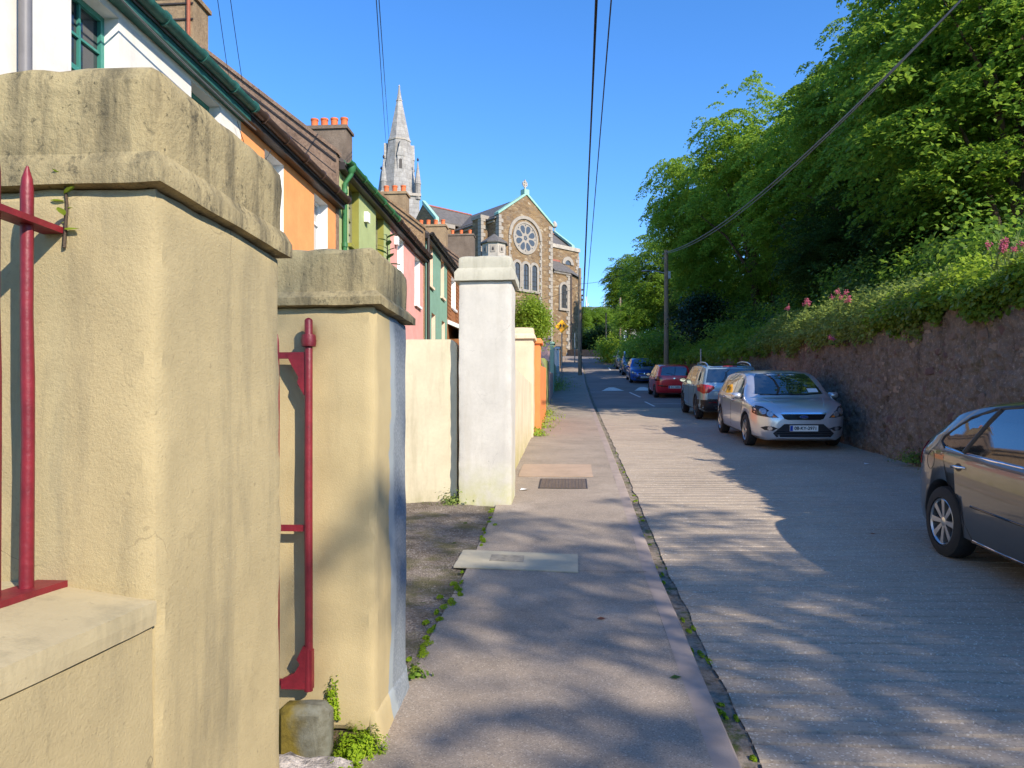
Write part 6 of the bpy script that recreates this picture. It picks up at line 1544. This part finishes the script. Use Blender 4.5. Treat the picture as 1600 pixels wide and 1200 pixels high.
for i, (px, py, d, h, n, lab) in enumerate([(1553, 425, 9.6, .38, 4, 'pink valerian heads standing above the ivy by the tall grass'), (1582, 428, 9.5, .38, 4, 'pink valerian at the near end of the wall top'), (1258, 496, 15.5, .40, 3, 'pink valerian on the weedy middle of the wall'), (1312, 488, 14.4, .40, 4, 'larger pink valerian leaning from the weeds'), (1300, 540, 14.6, .16, 3, 'low pink valerian hanging on the wall face'), (1230, 500, 16.5, .35, 2, 'faded valerian at the edge of the weeds'), (1325, 490, 14.2, .3, 3, 'pale valerian next to the larger one')]):
    x, y, z = pxz(px, py, d); s, t = ST(x, y); valerian(lab, s, t, z, h, n, 80+i)

# moss and weeds in the foreground
def moss(label, s, t, z, rx, ry, rz, n, leaf, seed, mat='moss'):
    rng = np.random.default_rng(seed); d = rng.normal(size=(n, 3)); d /= np.linalg.norm(d, axis=1)[:, None]; d[:, 2] = np.abs(d[:, 2])
    p = d*np.array([rx, ry, rz])*(rng.random(n)**.3)[:, None]*(1+.35*np.sin(d[:, 0:1]*9+seed)*np.cos(d[:, 1:2]*7))
    o = link('moss', leaf_mesh('moss', p, leaf, MT[mat], seed, .7, out=d)); o.location = P(s, t, z); o.rotation_euler = (0, 0, -A); return tag(o, label, 'moss')
moss('bright moss cushion at the foot of the beige and blue pillar', 3.16, -.93, .13, .14, .10, .13, 4200, .012, 1)
moss('small moss cushion in front of the broken plaster foot', 3.02, -.99, .13, .14, .14, .055, 3400, .012, 2)
moss('moss strip growing up behind the gate stone', 3.22, -1.06, .28, .035, .03, .17, 1200, .011, 3)
moss('moss along the threshold edge under the big pillar', 2.75, -1.02, .10, .10, .16, .04, 1500, .012, 4, 'leaf_ivy')
rg = random.Random(9)
def moss_strip(name, label, spots, seed):
    rng = np.random.default_rng(seed); C = []; O = []
    for (s, t, z, rx, ry, rz, n) in spots:
        d = rng.normal(size=(n, 3)); d /= np.linalg.norm(d, axis=1)[:, None]; d[:, 2] = np.abs(d[:, 2])
        p = d*np.array([rx, ry, rz])*(rng.random(n)**.3)[:, None]; q = P(s, t, z)
        C.append(np.stack([q.x + p[:, 0]*CA + p[:, 1]*SA, q.y - p[:, 0]*SA + p[:, 1]*CA, q.z + p[:, 2]], 1)); O.append(d)
    o = link(name, leaf_mesh(name, np.concatenate(C), .012, MT['moss'], seed, .7, out=np.concatenate(O))); struct(o, 'stuff'); o['label'] = label
sp_ = []
for s in np.arange(3.95, 8.7, .07):
    dens = 1.0 if 4.2 < s < 6.0 else .5
    if 6.2 < s < 6.9 or rg.random() > dens*(.5+.9*noise.noise(Vector((s*3, 0, 0)))+.3): continue
    sp_.append((s, -.885+rg.gauss(0, .035), G(s)-.004, rg.uniform(.012, .04), rg.uniform(.03, .08), rg.uniform(.008, .03), 200))
moss_strip('edge_moss', 'moss and tiny weeds along the broken inner edge of the pavement', sp_, 100)
moss_strip('gutter_moss', 'moss scraps in the gutter along the kerb', [(s, kerb_t(s)+rg.uniform(.0, .12), G(s)-.088, rg.uniform(.008, .022), rg.uniform(.02, .09), rg.uniform(.006, .014), 110) for s in [3+12*rg.random()**1.2 for _ in range(46)]], 101)
def weed(label, s, t, z, r, n, leaf, seed, mat='leaf_shrub'):
    rng = np.random.default_rng(seed); p = rng.normal(size=(n, 3))*np.array([r, r, r*.7]); p[:, 2] = np.abs(p[:, 2])
    o = thing('weed', label, 'weed', P(s, t, z)); struct(link('foliage', leaf_mesh('foliage', p, leaf, MT[mat], seed, .5), o), 'stuff'); m = MB()
    for k in range(7):
        a = k*.9; m.tube([(0, 0, -.01), (r*.5*math.cos(a), r*.5*math.sin(a), r*.7), (r*math.cos(a), r*math.sin(a), r*1.1)], [.004, .003, .002], 5)
    m.build('stems', MT['leaf_weed'], o); return o
weed('green weed at the foot of the cream panel by the white pier', 8.93, -1.45, G(8.9), .09, 260, .035, 1, 'leaf_weed')
weed('small leafy weed at the blue corner of the beige pillar', 3.98, -.84, G(4), .035, 60, .035, 2, 'leaf_ivy')
for k, (s, h, z_, lab) in enumerate([(11.6, .16, .0, 'green weeds rooted at the foot of the rubble wall behind the bronze car'), (11.1, .12, .3, 'small fern on the rubble wall above the weeds'), (12.6, .14, .05, 'mossy weeds at the wall foot between bronze and silver cars'), (10.4, .12, .05, 'low weeds where wall meets road beside the bronze car')]):
    weed(lab, s, 5.58, G(s)-.06+z_, h, 420, .04, 450+k, 'leaf_ivy')
for k, (s, h, lab) in enumerate([(16.6, .13, 'yellowish weeds at the foot of the cream pier'), (18.6, .2, 'weeds at the foot of the orange wall'), (20.6, .28, 'taller weeds where orange wall meets the board fence'), (22.8, .16, 'weeds below the board fence'), (37.5, .4, 'bushy weeds by the teal pier'), (39.8, .5, 'big weed clump by the pale teal wall'), (42.5, .45, 'creeper clump hanging on the teal wall')]):
    weed(lab, s, -.80, G(s), h, 420, .05+.02*(s > 30), 400+k)
rng = np.random.default_rng(12); n = 900; cc = np.array([P(18.6+3*rng.random(), -.84-.02*rng.random(), 1.35+1.9*rng.random()**.6) for _ in range(n)])
o = link('creeper', leaf_mesh('creeper', cc, .06, MT['leaf_shrub'], 12, .2)); tag(o, 'yellow-green creeper growing down the orange wall', 'creeper')
# seedling on the pillar cap and weed behind the railing
def seedling(label, s, t, z, h, n, L, seed, mat):
    o = thing('seedling', label, 'plant', P(s, t, z), -A); rg = random.Random(seed)
    MB().tube([(0, 0, -.02), (.004, .003, h*.5), (0, 0, h)], [.004, .0035, .002], 6).build('stem', MT['bark'], o, 60)
    for i in range(n):
        f = .12 + .88*i/(n-1); a = i*2.4 + rg.uniform(-.3, .3); l = L*(1.0-.35*f)*rg.uniform(.85, 1.1); el = .15+.7*f*rg.random(); d = Vector((math.cos(a)*math.cos(el), math.sin(a)*math.cos(el), math.sin(el))); p = Vector((-math.sin(a), math.cos(a), 0)); u = d.cross(p)
        b = Vector((0, 0, h*f)); vs = []
        for q, w in ((.0, .04), (.25, .17), (.55, .20), (.85, .10), (1, .005)):
            c0 = b + d*l*q + Vector((0, 0, -.18*l*q*q)); vs += [c0-p*l*w+Vector((0,0,.03*l)), c0, c0+p*l*w+Vector((0,0,.03*l))]
        fs = []
        for k in range(4): fs += [(k*3, k*3+1, k*3+4, k*3+3), (k*3+1, k*3+2, k*3+5, k*3+4)]
        m = MB(); m.add(vs, fs); m.build('leaf', MT[mat], o, 60, False)
seedling('leafy seedling rooted on top of the beige and blue pillar', 3.68, -.93, 2.335, .21, 15, .085, 3, 'leaf3')
seedling('small seedling growing from the big beige pillar behind the railing', 1.485, -1.07, 1.99, .14, 9, .045, 4, 'leaf_shrub')
# fallen leaf scraps
for k, (s, t) in enumerate([(4.05, .56), (7.9, 3.1), (5.0, .2)]):
    lf = MB(); lf.add([(-.03, 0, .004), (0, .018, .012), (.035, 0, .006), (0, -.02, .003)], [(0, 1, 2), (0, 2, 3)])
    o = lf.build('fallen_leaf', MT['leaf_copper' if k else 'leaf3'], None, False, False); o.location = P(s, t, G(s)+(.002 if t < .7 else -.06)); tag(o, ('dark crumpled leaf on the pavement near the kerb', 'brown leaf lying on the ribbed road', 'brown leaf scrap on the pavement')[k], 'leaf')
# ------------------------------------------------------------------ poles, wires, signs
MT['pole'] = simple('weathered_pole', srgb(132, 116, 96), .9, .25, 5, .6, 40, .01)
MT['wire'] = simple('cable_black', (.02, .02, .022), .6, .1, 5, 0)
MT['wire_g'] = simple('cable_grey', srgb(120, 122, 124), .5, .1, 5, 0, metal=.3)
MT['galv'] = simple('galvanised', srgb(150, 152, 152), .45, .1, 5, 0, metal=.6)
def pole(label, px, d, ytop, r=.13, mat='pole'):
    x = PX(px, d); s, t = ST(x, d); g = (G(s) if t < 5.3 else terrain_z(s, t)) - .2
    zt = CAM_H + (660-ytop)/1155.6*d
    o = thing('utility_pole', label, 'pole', (x, d, g), -A, 'wooden utility poles'); m = MB(); m.tube([(0, 0, 0), (.01, 0, (zt-g)*.5), (0, 0, zt-g)], [r, r*.9, r*.78], 12); m.build('shaft', MT[mat], o, 50)
    return o, Vector((x, d, zt)), g
pL, topL, gL = pole('wooden pole standing at the pavement edge below the church', 906, 52, 419, .13)
pR, topR, gR = pole('tall wooden pole with lamp arm behind the parked SUV', 1041, 40, 391, .14)
h = topR.z-gR
m = MB(); m.tube([(0, 0, h-1.25), (-.5, .05, h-1.12), (-.95, .1, h-1.08)], [.03, .025, .025], 8); m.build('lamp_arm', MT['galv'], pR, 50)
m = MB(); m.loft([[(-.90-dx, .1+w*math.cos(a), h-1.08+hh*math.sin(a)) for a in [2*math.pi*i/10 for i in range(10)]] for dx, w, hh in ((0, .04, .03), (.08, .09, .05), (.35, .08, .045), (.42, .03, .02))]); m.build('lamp_head', MT['galv'], pR, 50)
MB().box(.09, .22, -.08, .08, h-1.55, h-1.15).build('junction_box', MT['galv'], pR)
for z in (h-.25, h-.5): MB().lathe([(.001, 0), (.04, .01), (.05, .06), (.03, .1), (.001, .11)], (-.16, 0, z), 8).build('insulator', MT['wire_g'], pR)
hL = topL.z-gL
for z in (hL-1.6, hL-2.0, hL-2.3): MB().lathe([(.001, 0), (.05, .01), (.06, .08), (.03, .14), (.001, .15)], (.17, -.05, z), 8).build('insulator', MT['wire'], pL)
MB().tube([(.13, -.05, .1), (.12, -.05, hL-2.0)], .02, 6).build('cable_run', MT['wire'], pL)
pole('third wooden pole in front of the far hedge', 969, 72, 465, .12); pole('farthest pole with lamp at the road bend', 947, 88, 489, .11)
pole('thin grey post beside the SUV at the wall foot', 1095, 27.5, 545, .035, 'galv')
pole('slim post in front of the churchyard wall', 898, 66, 520, .05, 'galv')
def wire(label, a, b, sag, r=.008, mat='wire', n=24):
    a, b = Vector(a), Vector(b); pts = [a.lerp(b, i/n) - Vector((0, 0, sag*4*(i/n)*(1-i/n))) for i in range(n+1)]
    mid = (a+b)/2; o = MB().tube([p-mid for p in pts], r, 6).build('overhead_cable', MT[mat], None, 60); o.location = mid; return tag(o, label, 'cable', {'thin cable of the pair hanging beside the spire': 'thin cables beside the spire', 'thin cable dropping to the gutter of the orange house': 'thin cables to the orange house'}.get(label))
def ray(px, py, d): return Vector((PX(px, d), d, CAM_H + (660-py)/1155.6*d))
tl = topL - Vector((0, 0, .3))
# the bundle that runs overhead down the street
wire('heavy black cable running overhead from the pavement pole', ray(907, 548, 51.8), ray(935, -60, 9.5), .15, .017)
wire('second black cable twisted beside the heavy one', ray(909, 540, 51.8), ray(933, -60, 9.5), .35, .011)
wire('thin single black cable running beside the heavy pair', ray(911, 520, 51.8), ray(960, -60, 8.5), .2, .010)
wire('thin cable of the pair hanging beside the spire', ray(606, 260, 60), ray(584, -60, 10), .2, .008)
wire('thin cable of the pair hanging beside the spire', ray(610, 240, 60), ray(588, -60, 10), .2, .008)
wire('thin cable dropping to the gutter of the orange house', ray(357, 118, 13), ray(332, -60, 9), .03, .005)
wire('thin cable dropping to the gutter of the orange house', ray(379, 130, 13), ray(352, -60, 9), .03, .005)
wire('thick grey cable sagging down across the trees to the wooden pole', topR - Vector((0, 0, .1)), ray(1560, -60, 10.5), .75, .019, 'wire_g')
wire('second grey cable wound along the sagging one', topR - Vector((0, 0, .16)), ray(1556, -56, 10.4), .82, .014, 'wire_g')
wire('cable crossing the road from wooden pole to pavement pole', topR - Vector((0, 0, .3)), tl - Vector((0, 0, .8)), .35, .012)
wire('cable from the pavement pole over the church chapel', tl - Vector((0, 0, .9)), ray(800, 468, 70), .5, .012)
wire('cable from wooden pole on to the third pole', topR - Vector((0, 0, .3)), ray(969, 470, 72), .6, .012, 'wire_g')
wire('slack cable looping under the white house gutter', P(5.7, -4.30, E0-.16), P(9.8, -4.30, E0-.30), .06, .010, 'wire_g')
wire('thin wire hanging from the gutter over the orange house', P(9.5, -4.42, E0-.3), P(10.6, -4.42, E0-.28), .35, .005)
wire('dark cable along the brown gable below its coping', P(13.7, -4.45, E1-.35), P(9.9, -7.6, E1+1.9), .0, .010)

# school children warning sign
sx = pxz(878, 510, 41); s_, t_ = ST(sx[0], sx[1]); gs_ = G(s_)
sg = thing('warning_sign', 'yellow diamond sign with two walking children on a grey post', 'sign', (sx[0], sx[1], gs_), 0)
MB().tube([(0, .03, -.2), (0, .03, sx[2]-gs_+.2)], .035, 8).build('post', MT['galv'], sg, 40)
H = sx[2]-gs_; q = .375
MT['sign_y'] = simple('sign_yellow', srgb(250, 176, 20), .5, .05, 4, 0)
m = MB(); m.prism([(0, H-q), (q, H), (0, H+q), (-q, H)], -.012, -.004, 'y'); pl = m.build('plate', MT['sign_y'], sg)
def figure(cx, k, parent, flip=1):
    f = MB()
    f.lathe([(.001, -.0165), (.034*k, -.0165), (.034*k, -.0125), (.001, -.0125)], (cx, 0, H+.135*k), 10, 'y')
    f.prism([(cx-.035*k*flip, H+.10*k), (cx+.035*k*flip, H+.10*k), (cx+.05*k*flip, H-.02*k), (cx-.05*k*flip, H-.02*k)][::flip], -.0165, -.0125, 'y')
    f.prism([(cx-.045*k, H-.02*k), (cx-.005*k, H-.02*k), (cx-.045*k, H-.16*k), (cx-.08*k, H-.16*k)], -.0165, -.0125, 'y')
    f.prism([(cx+.005*k, H-.02*k), (cx+.045*k, H-.02*k), (cx+.075*k, H-.16*k), (cx+.04*k, H-.16*k)], -.0165, -.0125, 'y')
    f.prism([(cx-.04*k, H+.09*k), (cx-.02*k, H+.07*k), (cx-.085*k, H+.0*k), (cx-.10*k, H+.015*k)], -.0165, -.0125, 'y')
    f.prism([(cx+.04*k, H+.09*k), (cx+.10*k, H+.03*k), (cx+.085*k, H+.01*k), (cx+.02*k, H+.07*k)], -.0165, -.0125, 'y')
    f.build('symbol', MT['ink'], parent, False, False)
figure(-.09, .95, pl); figure(.10, .82, pl)
# bits of litter
for k, (s, t) in enumerate([(12.7, 4.9), (9.8, -.62)]):
    l = MB(); l.add([(-.06, -.03, 0), (.05, -.04, .015), (.06, .03, .005), (-.04, .04, .02)], [(0, 1, 2, 3)]); o = l.build('litter', MT['plate'], None, False, False); o.location = P(s, t, G(s)+(.006 if t < .7 else -.055)); tag(o, ('scrap of white litter on the road below the rubble wall', 'tiny scrap of white litter by the streaked wall')[k], 'litter')
